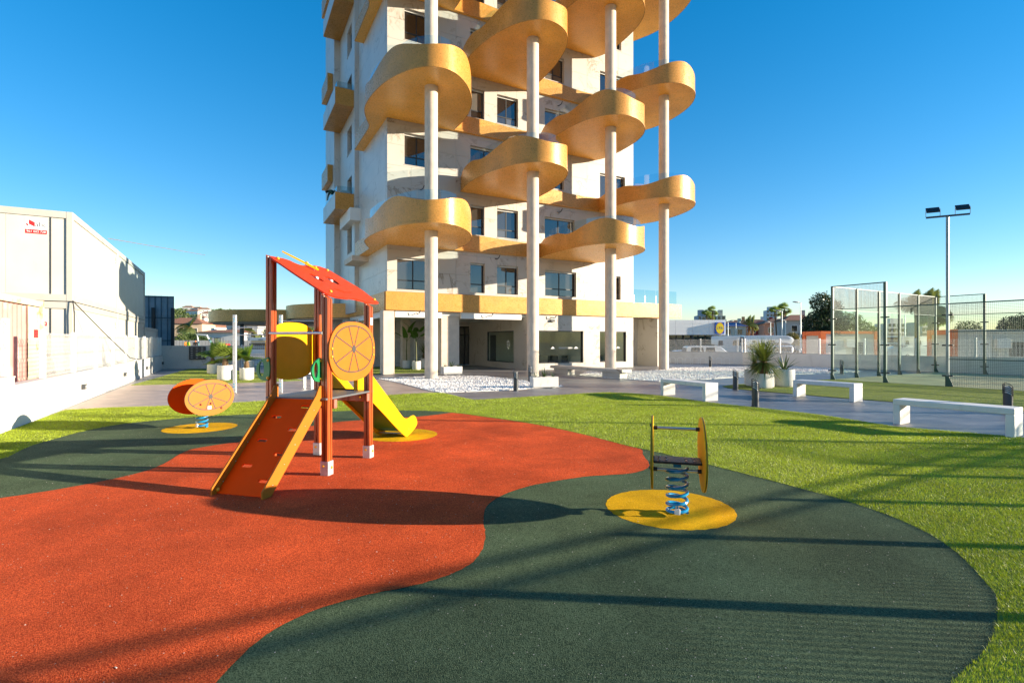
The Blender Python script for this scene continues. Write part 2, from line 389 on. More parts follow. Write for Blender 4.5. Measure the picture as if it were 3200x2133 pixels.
# ------------------------------------------------------------------ ground and surfaces
M_ground = mat('dusty_ground', (.30, .26, .21), .95, var=.2, scale=.15, bump=.3, bscale=6)
o = MB().poly([(-3000, -600), (3000, -600), (3000, 4200), (-3000, 4200)], -.55).build('ground', M_ground); struct(o)
M_pave = mat('grey_slate_paving', (.2, .2, .2), .5, extra=ex_slate((.085, .09, .105), (.31, .30, .295)))
M_pavet = mat('tan_slate_paving', (.3, .24, .2), .6, extra=ex_slate((.30, .215, .165), (.62, .47, .375)))
PLOT = [(1.0, -14), (-21.3, 31.2), (-28, 50), (0, 56), (14, 45), (16.6, 37.3), (36, 8.7), (36, -14)]
struct(MB().prism(PLOT, -.6, 0).build('paving', M_pave))
TAN = G([(1371.8, 1227.3), (1328.5, 1217.8), (1252, 1197.4), (1175.5, 1183.4), (1090, 1180), (960, 1186), (950, 1180), (870, 1170), (760, 1166), (600, 1190), (409, 1200)]) + [(-10.68, 12.3), (-9, 11), (-4, 11)] + G([(1213, 1242), (1380, 1236)])
struct(MB().poly(TAN, .004).build('tan_paving', M_pavet))
# play surface
GREEN = G([(0, 1442), (88, 1396), (153, 1377), (248.7, 1350), (363, 1327), (470.5, 1315.6), (597, 1304), (708, 1298), (834, 1293), (1044, 1285), (1189, 1283), (1306, 1283), (1400, 1287), (1564, 1309), (1700, 1330), (1836, 1360), (1959, 1394), (2010, 1403), (2204, 1450), (2400, 1500), (2519, 1532), (2625, 1559.5), (2752, 1602), (2837, 1636), (2922, 1678), (3007, 1740), (3071, 1810), (3109, 1853), (3120, 1882), (3114, 1967), (3071, 2048), (3007, 2103), (2978, 2133)])
GREEN = GREEN + [(1.85, 2.25), (1.3, 1.8), (.9, 1.0), (.8, -1.5), (-3.2, -3.0), (-5.2, -.8), (-6.4, 2), (-7.4, 4.6)]
GREEN = smoothloop(GREEN, 1)
M_rub_g = mat('green_rubber', (.04, .08, .06), .9, spec=.12, extra=ex_speck((.030, .056, .028), (.135, .185, .095), 170))
M_rub_r = mat('red_rubber', (.3, .06, .03), .9, spec=.1, extra=ex_speck((.40, .036, .010), (.90, .145, .038), 170))
M_rub_y = mat('yellow_rubber', (.6, .4, .03), .9, spec=.1, extra=ex_speck((.60, .30, .003), (.90, .52, .008), 170))
struct(MB().poly(GREEN, .008).build('green_play_surface', M_rub_g))
RED = G([(0, 1558.5), (95.6, 1545), (191, 1530), (344, 1501), (459, 1474), (520, 1448), (556, 1423), (590, 1407), (640, 1397), (704.6, 1387.4), (766, 1380), (870, 1352), (979, 1331), (1043.8, 1319.6), (1144, 1313), (1270, 1305.7), (1350.6, 1298.6), (1405, 1291)])
RED += G([(1420, 1290.5), (1564, 1310), (1700, 1331), (1836, 1361), (1959, 1395), (2008, 1404.5), (2007, 1416), (2013.6, 1430.8), (2028, 1446), (2030, 1462), (1993.5, 1478), (1936, 1484.7), (1850, 1488), (1800, 1495), (1701, 1510), (1631, 1526), (1561, 1552), (1523.6, 1577.7), (1509.6, 1605.7), (1512, 1638.4), (1517.5, 1671), (1512, 1713), (1486, 1755), (1435, 1788), (1374, 1811), (1280.5, 1837), (1187, 1853.5), (1093.5, 1877), (1000, 1902.6), (871, 1959), (762, 2041), (680, 2133)])
RED = RED + [(-1.42, 1.6), (-1.6, .3), (-2.4, -1.2), (-4.2, -.6), (-5.3, 1.2), (-6.0, 3.2), (-6.1, 4.6)]
RED = smoothloop(RED, 2); RED = [(x + random.uniform(-.005, .005), y + random.uniform(-.005, .005)) for x, y in RED]
struct(MB().poly(RED, .012).build('red_play_surface', M_rub_r))
for (cx, cy, r, dz) in ((1.546, 5.1, .612, .0095), (-5.9, 9.82, .62, .0095), (-1.93, 9.05, .62, .0138)):
    w = [(math.cos(k * math.pi / 30) * (r + .008 * math.sin(k * 2.7)), math.sin(k * math.pi / 30) * (r + .008 * math.sin(k * 3.1))) for k in range(60)]
    o = MB().poly(w, dz).build('yellow_play_surface', M_rub_y, loc=(cx, cy, 0)); struct(o)
# turf patches
TA = G([(203, 1281), (344, 1273.5), (543, 1267.8), (736, 1258), (840, 1251.7), (1000, 1245), (1213.7, 1234.4), (1303, 1229), (1366.7, 1226.8), (1387, 1228), (1405, 1231.9), (1443, 1242), (1481.5, 1249.2), (1532.5, 1247), (1660, 1239), (1750, 1234.4), (1829.5, 1228.8), (1893, 1226), (1957, 1228), (2033.5, 1233), (2110, 1242), (2207, 1256.5), (2315, 1268.3), (2432, 1281), (2560, 1295.6), (2797, 1333), (3170, 1364.6)])
TA += [(9.9, 7.0), (11.2, 4.2), (11.5, 0), (9, -6), (3, -8), (-3.3, -2.5), (-9.06, 9.18)]
TB = G([(409, 1204), (535.6, 1200.8), (650, 1199), (800, 1195), (900, 1191), (946.5, 1188.7), (900, 1178), (839, 1168.3), (793, 1162.5), (760, 1160), (646.5, 1153), (590, 1153)])
TC = G([(1100, 1150), (1176, 1146.6), (1327, 1144.6), (1372, 1152), (1376, 1161.6), (1327, 1164.3), (1231.4, 1167), (1176, 1169.8), (1100, 1172)])
TD = G([(2257.4, 1207.4), (2276, 1212.6), (2334.6, 1218.4), (2393, 1224), (2477, 1230.5), (2560, 1238), (2702, 1249.5), (2795.5, 1256), (3000, 1272), (3200, 1285)]) + [(12.8, 8.5), (15.5, 5.5), (21.5, 3.5), (24, 4.7), (15.8, 18.5), (13.55, 22.2)] + G([(2420.6, 1196), (2350, 1199), (2295, 1202)])
M_turf = mat('turf_backing', (.17, .21, .03), .95, var=.25, scale=40, bump=.4, bscale=150)
turfs = []
for k, T in enumerate((TA, TB, TC, TD)):
    if k == 0:
        m = MB().poly(T, .006)
        o = m.build('turf', M_turf)
    else: o = MB().prism(T, .004, .018, bottom=False).build('turf', M_turf)
    struct(o)
# artificial grass blades: one uncountable object per whole lawn
def blades(poly, excl, dens, h, w, ymin=-99, ymax=999, xmin=-99, xmax=99):
    xs = [p[0] for p in poly]; ys = [p[1] for p in poly]
    x0, x1 = max(min(xs), xmin), min(max(xs), xmax); y0, y1 = max(min(ys), ymin), min(max(ys), ymax)
    if x1 <= x0 or y1 <= y0: return np.zeros((0, 3))
    n = int((x1 - x0) * (y1 - y0) * dens); X = RNG.uniform(x0, x1, n); Y = RNG.uniform(y0, y1, n)
    k = inpoly(X, Y, poly)
    if excl is not None: k &= ~inpoly(X, Y, excl)
    k &= np.abs(X) < (Y * 1.02 + 2.2)
    X, Y = X[k], Y[k]; n = len(X)
    a = RNG.uniform(0, 2 * np.pi, n); la = RNG.uniform(0, 2 * np.pi, n); ln = RNG.uniform(.1, .75, n)
    hh = h * RNG.uniform(.6, 1.15, n); ww = w * RNG.uniform(.7, 1.3, n)
    # combed direction varies in broad patches
    comb = .45 * np.sin(X * .9 + Y * .35) + .3 * np.sin(Y * 1.7 - X * .4)
    tx = X + np.cos(la) * hh * ln + comb * hh * .8; ty = Y + np.sin(la) * hh * ln
    z0 = .004
    A = np.stack([X - np.cos(a) * ww, Y - np.sin(a) * ww, np.full(n, z0)], 1)
    B = np.stack([X + np.cos(a) * ww, Y + np.sin(a) * ww, np.full(n, z0)], 1)
    C_ = np.stack([tx, ty, hh + z0], 1)
    return np.stack([A, B, C_], 1).reshape(-1, 3)
M_blade = leafmat('turf_blade', (.33, .41, .035), .3, .55)
gl = [blades(TA, GREEN, 16000, .024, .0017, ymin=1.6, ymax=5.0), blades(TA, GREEN, 9000, .024, .0024, ymin=5, ymax=8),
      blades(TA, GREEN, 5200, .024, .0034, ymin=8, ymax=13), blades(TA, GREEN, 2800, .024, .005, ymin=13, ymax=18),
      blades(TB, None, 1300, .025, .008), blades(TC, None, 700, .025, .011), blades(TD, None, 1700, .024, .006, ymin=8)]
tag(rawmesh('grass', np.concatenate(gl), 3, M_blade), 'short bright green artificial grass on the lawns', 'grass', kind='stuff')
# white gravel beds
G1 = G([(1175.5, 1183.4), (1240, 1181), (1326, 1177), (1405, 1174.5), (1519.7, 1175.8), (1583.4, 1183.4), (1647, 1191), (1763, 1207.6), (1720, 1212), (1647, 1214.5), (1604, 1219), (1532.5, 1221.7), (1430.5, 1225.5), (1371.8, 1227.3), (1328.5, 1217.8), (1252, 1197.4), (1201, 1187)])
G2 = G([(1809, 1173), (1834.6, 1160.5), (1900, 1162), (1977, 1160.5), (2084.5, 1155.4), (2100, 1149), (2207, 1147.9), (2341, 1145), (2500, 1147), (2600, 1150), (2700, 1160), (2585, 1166.6), (2480, 1169), (2368, 1174.7), (2207, 1185), (2100, 1187.5), (2059, 1192.3), (1964.6, 1186), (1880, 1180)])
M_gravel = mat('white_gravel', (.76, .72, .66), .8, var=.1, scale=3, island=.22)
for P, lab in ((G1, 'white gravel bed around the two left columns'), (G2, 'white gravel bed around the rightmost column')):
    struct(MB().prism(P, .004, .02, bottom=False).build('gravel_bed', M_gravel))
def stones(poly, n0, s0):
    xs = [p[0] for p in poly]; ys = [p[1] for p in poly]
    X = RNG.uniform(min(xs), max(xs), n0); Y = RNG.uniform(min(ys), max(ys), n0); k = inpoly(X, Y, poly); X, Y = X[k], Y[k]; n = len(X)
    s = s0 * RNG.uniform(.5, 1.3, n); a = RNG.uniform(0, 6.28, n)
    dirs = np.array([(1, 0, 0), (0, 1, 0), (-1, 0, 0), (0, -1, 0), (0, 0, .8), (0, 0, -.5)], float)
    V = dirs[None] * RNG.uniform(.6, 1.2, (n, 6, 1)) * s[:, None, None]
    ca, sa = np.cos(a)[:, None], np.sin(a)[:, None]
    x = V[..., 0] * ca - V[..., 1] * sa; y = V[..., 0] * sa + V[..., 1] * ca
    V = np.stack([x + X[:, None], y + Y[:, None], V[..., 2] + .022], -1)
    idx = [(0, 1, 4), (1, 2, 4), (2, 3, 4), (3, 0, 4), (1, 0, 5), (2, 1, 5), (3, 2, 5), (0, 3, 5)]
    return V, idx
def stone_obj(name, sets, m):
    me = bpy.data.meshes.new(name); VV = []; FF = []; b = 0
    for V, idx in sets:
        n = len(V); VV.append(V.reshape(-1, 3)); f = np.array(idx)[None] + (np.arange(n) * 6)[:, None, None] + b; FF.append(f.reshape(-1, 3)); b += n * 6
    VV = np.concatenate(VV); FF = np.concatenate(FF); me.from_pydata(VV.tolist(), [], FF.tolist()); me.materials.append(m)
    o = bpy.data.objects.new(name, me); COL.objects.link(o); return o
tag(stone_obj('gravel', [stones(G1, 9000, .035), stones(G2, 16000, .04)], M_gravel), 'loose white gravel stones in the two beds', 'gravel', kind='stuff')
# loose grit on the play surface
Vg, ig = stones(GREEN, 1700, .0042); Vg = Vg[(Vg[:, 0, 1] > 2) & (Vg[:, 0, 1] < 11)]; Vg[..., 2] -= .008
tag(stone_obj('grit', [(Vg, ig)], mat('pale_grit', (.55, .5, .42), .9, island=.3)), 'tiny pale grit scattered over the play surface', 'grit', kind='stuff')

# ------------------------------------------------------------------ the tower block
TH = R(28.4); CB = (-6.19, 25.7)
def U(k): return 3.29 + 3.15 * (k - 1)
bld = thing('apartment_tower', 'white marble apartment tower with wavy gold balconies on tall round columns', 'building', (*CB, 0), TH)
# local frame: x along facade, y into the building, z up
def rect_sub(r, holes):
    rs = [r]
    for h in holes:
        nr = []
        for (a, b, c, d) in rs:
            x0, z0, x1, z1 = max(a, h[0]), max(b, h[1]), min(c, h[2]), min(d, h[3])
            if x0 >= x1 or z0 >= z1: nr.append((a, b, c, d)); continue
            if z0 > b: nr.append((a, b, c, z0))
            if z1 < d: nr.append((a, z1, c, d))
            if x0 > a: nr.append((a, z0, x0, z1))
            if x1 < c: nr.append((x1, z0, c, z1))
        rs = nr
    return rs
NL = 8; ROOF = U(NL + 1)
wins = []          # (x0,z0,x1,z1,kind)
for k in range(1, NL + 1):
    u = U(k)
    if k % 2 == 1:
        wins += [(.5 if k == 1 else .88, u + .97, 2.25, u + 2.58, 2), (4.5, u + (.97 if k == 1 else .32), 5.35 if k == 1 else 6.3, u + 2.58, 2 if k > 1 else 1),
                 (9.22, u + 1.0, 11.42 if k == 1 else 10.55, u + 2.48, 2), (14.1 if k == 1 else 13.2, u + (.97 if k == 1 else .32), 14.85 if k == 1 else 15.2, u + 2.45, 1 if k == 1 else 2)]
        if k == 1: wins.append((6.1, u + .97, 7.43, u + 2.56, 2))
    else:
        wins += [(.5, u + .32, 2.4, u + 2.5, 2), (4.53, u + .95, 5.33, u + 2.54, 1), (6.1, u + .95, 7.43, u + 2.54, 2), (9.2, u + .32, 11.3, u + 2.45, 2), (14.5, u + .95, 14.9, u + 2.4, 1)]
FW = 15.88; TD_ = .30
swins = []         # left side face has no openings near the corner
pc = 0
over = MB()
cols = [i * FW / 13 for i in range(14)]
zs = [4.14]
while zs[-1] < ROOF - .2: zs.append(min(zs[-1] + 1.05, ROOF))
gap = .004
for i in range(13):
    for j in range(len(zs) - 1):
        r = (cols[i] + gap, zs[j] + gap, cols[i + 1] - gap, zs[j + 1] - gap)
        rs = rect_sub(r, [w[:4] for w in wins])
        if not rs: continue
        vis = zs[j] < 20.6
        m = MB() if vis else over
        for (a, b, c, d) in rs: m.box(a, 0, b, c, TD_, d)
        if vis: m.build('facade_panel', M_marble, bld); pc += 1
# side face panels (x=0 plane), from the corner back to 6.56
scol = [.30, 1.5, 2.75, 4.0, 5.3, 6.56]
for i in range(5):
    for j in range(len(zs) - 1):
        vis = zs[j] < 20.6 and pc < 298
        m = MB() if vis else over
        m.box(0, scol[i] + gap, zs[j] + gap, .25, scol[i + 1] - gap, zs[j + 1] - gap)
        if vis: m.build('facade_panel', M_marbleg, bld); pc += 1
over.box(FW - .25, .302, 4.14, FW, 14.0, ROOF)      # right flank
tag(over.build('facade_panel', M_marble, bld), kind='stuff')
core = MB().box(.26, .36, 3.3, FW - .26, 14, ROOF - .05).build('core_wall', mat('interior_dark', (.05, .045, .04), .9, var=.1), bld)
# set-back flank with its windows and the rear block
m = MB(); q0, q1 = 6.56, 11.35
sw = []
for k in range(2, NL + 1): sw.append((7.42, U(k) + .75, 8.8, U(k) + 2.35))
for (a, b, c, d) in rect_sub((q0 + .002, 3.4, q1, ROOF), sw): m.box(-.24, a, b, .1, c, d)
m.box(-.238, q0 + .004, 3.4, .255, q0 + .3, ROOF - .01)
m.build('flank_wall', M_marbleg, bld)
m = MB().box(-.62, q1 + .01, 0, 4, 15, ROOF - .3); m.build('rear_wall', M_marbleg, bld)
for (a, b, c, d) in sw:
    f = MB().box(-.02, a, b, .03, a + .06, d).box(-.02, c - .06, b, .03, c, d).box(-.02, a, d - .06, .03, c, d).box(-.02, a, b, .03, c, b + .06).build('window', M_frame, bld)
    MB().box(0, a + .05, b + .05, .012, c - .05, d - .05).build('pane', M_pane, f)
    MB().box(-.27, a - .03, b - .03, -.01, c + .03, b).build('sill', M_marble, f)
MB().box(-.6, 0, ROOF, FW + .02, 15, ROOF + .9).build('roof_parapet', M_marble, bld)
# windows of the facade
def window(x0, z0, x1, z1, n, parent, y=.2, shutter=True, pane=M_pane):
    t = .055
    f = MB().box(x0 + .002, y, z0 + .002, x0 + t, y + .06, z1 - .002).box(x1 - t, y, z0 + .002, x1 - .002, y + .06, z1 - .002)
    f.box(x0 + t, y, z1 - t, x1 - t, y + .06, z1 - .002).box(x0 + t, y, z0 + .002, x1 - t, y + .06, z0 + t)
    xm = (x0 + x1) / 2
    zt = z0 + (z1 - z0) * .3 if (z1 - z0) < 1.75 else None
    if n == 2: f.box(xm - .03, y, z0 + t, xm + .03, y + .058, z1 - t)
    if zt:
        if n == 2: f.box(x0 + t, y, zt - .03, xm - .03, y + .056, zt + .03); f.box(xm + .03, y, zt - .03, x1 - t, y + .056, zt + .03)
        else: f.box(x0 + t, y, zt - .03, x1 - t, y + .056, zt + .03)
    f = f.build('window', M_frame, parent)
    e = [x0 + t, xm - .03, xm + .03, x1 - t] if n == 2 else [x0 + t, x1 - t]
    for a, b in zip(e[::2], e[1::2]):
        for c, d in (((z0 + t, zt - .03), (zt + .03, z1 - t)) if zt else ((z0 + t, z1 - t),)):
            MB().box(a, y + .022, c, b, y + .034, d).build('pane', pane, f)
    if shutter: MB().box(x0 + .01, y - .05, z1 - .09, x1 - .01, y - .003, z1 - .004).build('shutter_box', M_shutter, f)
    if z1 - z0 < 1.75: MB().box(x0 - .03, -.02, z0 - .035, x1 + .03, y - .002, z0 - .001).build('sill', M_marble, f)
    return f
for (x0, z0, x1, z1, n) in wins:
    if z0 < 20.5: window(x0, z0, x1, z1, n, bld)
# gold band over the ground floor, running on as the terrace edge to the right
m = MB(); B0, B1 = 3.2, 4.12
m.box(-.10, -.14, B0, 20.0, .0 - .002, B1); m.box(-.14, .0, B0, -.004, 9.0, B1)
m.build('gold_band', M_gold, bld)
MB().box(FW + .004, .002, 3.25, 19.9, 9.0, 4.08).build('terrace_slab', M_conc, bld)
# terrace glass
tr = MB()
for i in range(4):
    a = FW + .15 + i * .95
    p = MB().box(a, .1, 4.12, a + .9, .115, 5.0).build('glass_panel', M_rail, bld)
    MB().box(a - .03, .09, 4.12, a + .015, .125, 4.62).build('glass_clamp', M_steel, p)
# soffit, beams
MB().box(.0, .25, 3.0, 8.0, 9.2, 3.19).build('soffit', M_soffit, bld)
MB().box(.42, .02, 2.86, 2.88, .24, 3.19).build('soffit_beam', M_white, bld)
MB().box(3.98, .02, 2.86, 7.66, .24, 3.19).build('soffit_beam', M_white, bld)
MB().box(-.1, .4, 2.86, .1, 6.5, 3.0).build('soffit_beam', M_white, bld)
# ground floor pillars
for (a, b, c, d) in ((-.2, -.02, .36, .62), (2.95, .3, 3.98, .85), (2.55, 6.0, 3.05, 6.5), (-.15, 6.2, .3, 6.7)):
    MB().bbox(a, b, 0, c, d, 3.0 if b > 1 else 3.198, .015).build('pillar', M_conc, bld)
# rear ground-floor wall, louvre door, entrance door
MB().box(-.6, 8.2, 0, 7.05, 8.4, 3.0).build('rear_ground_wall', M_marbleg, bld)
for (a, c) in ((2.2, 3.25), (4.0, 4.7)):
    lv = MB().box(a, 8.13, .25, a + .05, 8.198, 1.8).box(c - .05, 8.13, .25, c, 8.198, 1.8).box(a + .05, 8.13, 1.75, c - .05, 8.198, 1.8).build('louvre_door', M_fence, bld)
    s0 = None
    for i in range(18):
        mm = Matrix.Translation((0, 8.15, .3 + i * .08)) @ Matrix.Rotation(R(35), 4, 'X')
        s = MB(); s.m = mm; s.box(a + .05, -.03, -.006, c - .05, .03, .006)
        s.build('slat', M_fence, lv)
df = MB()
for xx in (7.06, 7.68, 8.3): df.box(xx - .04, 8.2, 0, xx + .04, 8.3, 2.7)
df.box(7.1, 8.2, 2.62, 7.64, 8.3, 2.7).box(7.72, 8.2, 2.62, 8.26, 8.3, 2.7).box(7.1, 8.2, 2.05, 7.64, 8.29, 2.12).box(7.72, 8.2, 2.05, 8.26, 8.29, 2.12)
df = df.build('entrance_door', M_frame, bld)
MB().box(7.1, 8.24, 0.02, 7.64, 8.25, 2.05).build('pane', M_pane, df); MB().box(7.72, 8.24, 0.02, 8.26, 8.25, 2.05).build('pane', M_pane, df)
MB().box(7.1, 8.24, 2.12, 7.64, 8.25, 2.62).build('pane', M_pane, df); MB().box(7.72, 8.24, 2.12, 8.26, 8.25, 2.62).build('pane', M_pane, df)
MB().box(7.05, 8.2, 2.702, 8.32, 8.35, 3.0).build('door_lintel', M_marbleg, bld)
# shop block: front wall with two display windows, left side wall with one
SX = 8.02
m = MB()
for (a, b, c, d) in rect_sub((SX, 0, FW, 3.2), [(8.75, .36, 11.95, 2.27), (13.2, .36, 15.3, 2.26)]): m.box(a, .002, b, c, .3, d)
m.build('shop_wall', M_marble, bld)
m = MB()
for (a, b, c, d) in rect_sub((.302, 0, 8.19, 3.0), [(1.61, .36, 5.33, 2.28)]): m.box(SX, a, b, SX + .25, c, d)
m.build('shop_wall', M_marble, bld)
def shopwin(x0, z0, x1, z1):
    f = MB().box(x0 + .002, .1, z0 + .002, x0 + .05, .2, z1 - .002).box(x1 - .05, .1, z0 + .002, x1 - .002, .2, z1 - .002).box(x0 + .05, .1, z1 - .05, x1 - .05, .2, z1 - .002).box(x0 + .05, .1, z0 + .002, x1 - .05, .2, z0 + .05).build('shop_window', M_frame, bld)
    MB().box(x0 + .05, .14, z0 + .05, x1 - .05, .152, z1 - .05).build('pane', M_shop, f); return f
w1 = shopwin(8.75, .36, 11.95, 2.27); w2 = shopwin(13.2, .36, 15.3, 2.26)
def logo(parent, x, z, y=.13):
    q = MB().plate([(-.17, 0), (.17, 0), (.17, .018), (-.17, .018)], [], .004, Matrix.Translation((x, y, z - .06)) @ Matrix.Rotation(R(90), 4, 'X'))
    q.plate([(-.11, 0), (.11, 0), (.07, .06), (.03, .075), (0, .055), (-.04, .085), (-.08, .05)], [], .004, Matrix.Translation((x, y, z - .03)) @ Matrix.Rotation(R(90), 4, 'X'))
    return q.build('logo', M_sticker, parent)
text_obj('camporosso', .2, M_sticker, w1, (10.75, .135, 1.27), (R(90), 0, 0), depth=.002); logo(w1, 11.5, 1.27); logo(w2, 14.75, 1.27); logo(w1, 9.85, 1.27)
sf = MB().box(SX + .05, 1.612, .362, SX + .15, 1.66, 2.278).box(SX + .05, 5.28, .362, SX + .15, 5.328, 2.278).box(SX + .05, 1.66, 2.23, SX + .15, 5.28, 2.278).box(SX + .05, 1.66, .362, SX + .15, 5.28, .41).build('shop_window', M_frame, bld)
MB().box(SX + .09, 1.66, .41, SX + .1, 5.28, 2.23).build('pane', M_shop, sf)
lg = MB()
for (dy, dz) in ((0, .26), (.11, .2), (-.11, .2), (.12, .06), (-.12, .06), (.1, -.1), (0, -.18), (-.1, -.02)):
    lg.plate(ell(0, 0, .055, .055, 14), [], .004, Matrix.Translation((SX + .08, 2.45 + dy, 1.4 + dz)) @ Matrix.Rotation(R(-90), 4, 'Z') @ Matrix.Rotation(R(90), 4, 'X'))
lg.build('logo', M_sticker, sf)
# shop interior
M_in = mat('shop_interior_wall', (.80, .77, .68), .8, var=.05); M_inf = mat('shop_floor', (.60, .57, .52), .3, var=.08)
MB().box(SX + .26, 8.0, .02, FW - .3, 8.1, 2.95).build('interior_wall', M_in, bld)
MB().box(SX + .26, .31, .004, FW - .3, 8.0, .02).build('interior_floor', M_inf, bld)
MB().box(SX + .26, .31, 2.95, FW - .3, 8.0, 2.99).build('interior_ceiling', M_soffit, bld)
MB().box(12.4, .5, .02, 12.5, 8.0, 2.95).build('partition', M_in, bld)
MB().box(FW - .29, .31, .02, FW - .26, 8, 2.95).build('interior_wall', M_in, bld)
MB().box(9.3, 7.9, .05, 10.0, 7.99, 2.1).build('interior_door', M_frame, bld)
for (x, y, s) in ((11.0, 3.0, 1), (11.7, 2.2, .7), (14.5, 2.5, 1)):
    d = thing('office_desk', {3.0: 'pale office desk behind the lettered shop window', 2.2: 'low office desk close to the lettered shop window', 2.5: 'office desk behind the narrow right shop window'}[y], 'desk', (0, 0, 0))
    d.matrix_world = Matrix.Translation((*CB, 0)) @ Matrix.Rotation(TH, 4, 'Z') @ Matrix.Translation((x, y, .02))
    MB().box(-.6 * s, -.35, .70, .6 * s, .35, .74).build('desk_top', mat('desk_wood', (.45, .36, .22), .5), d)
    for lx in (-.55 * s, .5 * s): MB().box(lx, -.32, 0, lx + .05, .32, .699).build('leg', M_frame, d)
# annex under the terrace
m = MB()
for (a, b, c, d) in rect_sub((17.0, 0, 18.0, 3.24), []): m.box(a - 1.1, 2.0, b, c + 1.1, 2.2, d)
m.build('annex_wall', M_marble, bld)
MB().box(18.02, .06, 0, 19.0, 2.0, 3.2).build('annex_wall', M_marble, bld)
MB().box(19.002, 1.2, 0, 19.9, 2.0, 3.2).build('annex_wall', M_marble, bld)
dd = MB().box(17.0, 1.93, 0, 17.08, 1.998, 2.05).box(17.52, 1.93, 0, 17.6, 1.998, 2.05).box(17.08, 1.93, 1.97, 17.52, 1.998, 2.05).build('glazed_door', M_frame, bld)
MB().box(17.08, 1.95, .02, 17.52, 1.96, 1.97).build('pane', mat('frosted_green', (.16, .25, .22), .25, var=.05), dd); MB().box(17.1, 1.9, .98, 17.12, 1.948, 1.12).build('handle', M_steel, dd)
# small fittings: wall lamps and spotlights
for (x, y, z) in ((9.55, -.13, 2.78), (16.3, 1.9, 2.3)): MB().bbox(x, y, z, x + .28, y + .13, z + .14, .02).build('wall_lamp', M_dark, bld)
for (x, z) in ((1.5, 3.08), (5.6, 3.05), (9.7, 3.05), (10.1, 9.25), (6.0, 6.2), (1.7, 9.4), (10.1, 15.5)):
    MB().tube([(x, 0, z), (x, -.12, z - .05), (x + .05, -.28, z - .02), (x + .1, -.34, z + .14)], .025, 6).build('spotlight', M_dark, bld)
# ---- round columns
COLS = [(-3.53, 22.65), (.98, 24.45), (5.13, 27.0), (8.84, 30.2)]
def loc(p):
    dx, dy = p[0] - CB[0], p[1] - CB[1]; c, s = math.cos(TH), math.sin(TH); return (dx * c + dy * s, -dx * s + dy * c)
cl = [loc(p) for p in COLS]
TOPS = [U(8), U(7), U(8), U(7)]
for i, (x, y) in enumerate(cl):
    levels = [2, 4, 6, 8] if i % 2 == 0 else [3, 5, 7]
    z = 0.0
    for L_ in levels:
        mb = MB()
        mb.lathe([(.285, z), (.285, z + 1.0), (.285, U(L_) - 1.0), (.285, U(L_) + .02)], 28, x, y)
        mb.build('round_column', M_conc, bld, smooth='auto'); z = U(L_) + .3
# ---- wavy balconies
def hwave(p):
    K = [(0, .82), (.06, .98), (.14, 1.0), (.22, .82), (.38, 1.28), (.5, .93), (.65, 1.27), (.82, .84), (.93, .98), (1, .84)]
    for (a, ha), (b, hb) in zip(K, K[1:]):
        if p <= b:
            t = (p - a) / (b - a); t = t * t * (3 - 2 * t); return ha + (hb - ha) * t
    return K[-1][1]
# outlines as (t, n) with n outwards; lobes are smoothed
L1 = [(-.49, -5.25), (-.49, -1.75), (-.55, -1.35), (-.91, -.54), (-1.21, .43), (-1.25, 1.34), (-1.17, 2.5), (-.95, 3.63), (-.48, 4.8), (.2, 5.58), (1.06, 5.72), (1.75, 5.3), (2.4, 4.6), (2.97, 3.62), (3.32, 2.6), (3.47, 1.5), (3.48, .6), (3.47, .14)]
L3 = [(8.81, .14), (8.62, 1.0), (8.62, 2.2), (8.66, 3.3), (8.85, 4.4), (9.38, 5.4), (10.13, 5.86), (11.0, 5.78), (11.75, 5.4), (12.35, 4.9), (12.8, 4.15), (13.08, 3.1), (13.2, 1.6), (13.12, .6), (12.8, -.02)]
L2 = [(3.95, -.02), (3.8, .6), (3.68, 1.5), (3.72, 2.73), (3.95, 3.9), (4.35, 5.0), (4.9, 5.75), (5.55, 6.1), (6.3, 6.0), (7.0, 5.55), (7.5, 4.7), (7.8, 3.67), (8.0, 2.5), (8.08, 1.2), (8.1, .14)]
L4 = [(13.0, .14), (13.0, .9), (13.05, 1.8), (13.25, 2.8), (13.65, 3.75), (14.3, 4.5), (15.07, 4.8), (15.9, 4.72), (16.7, 4.35), (17.4, 3.55), (17.85, 2.5), (18.1, 1.0), (18.0, -.3), (17.6, -1.3), (17.3, -2.0), (16.2, -2.2), (15.92, -2.2)]
M_goldu = mat('gold_soffit_bounce', (.95, .47, .085), .4, metal=0.0, var=.08, scale=1.2, extra=ex_mosaic)  # brighter copy of the gold: bounce light on the undersides put into the colour
def seglen(pts): 
    s = [0]
    for a, b in zip(pts, pts[1:]): s.append(s[-1] + math.hypot(b[0] - a[0], b[1] - a[1]))
    return s
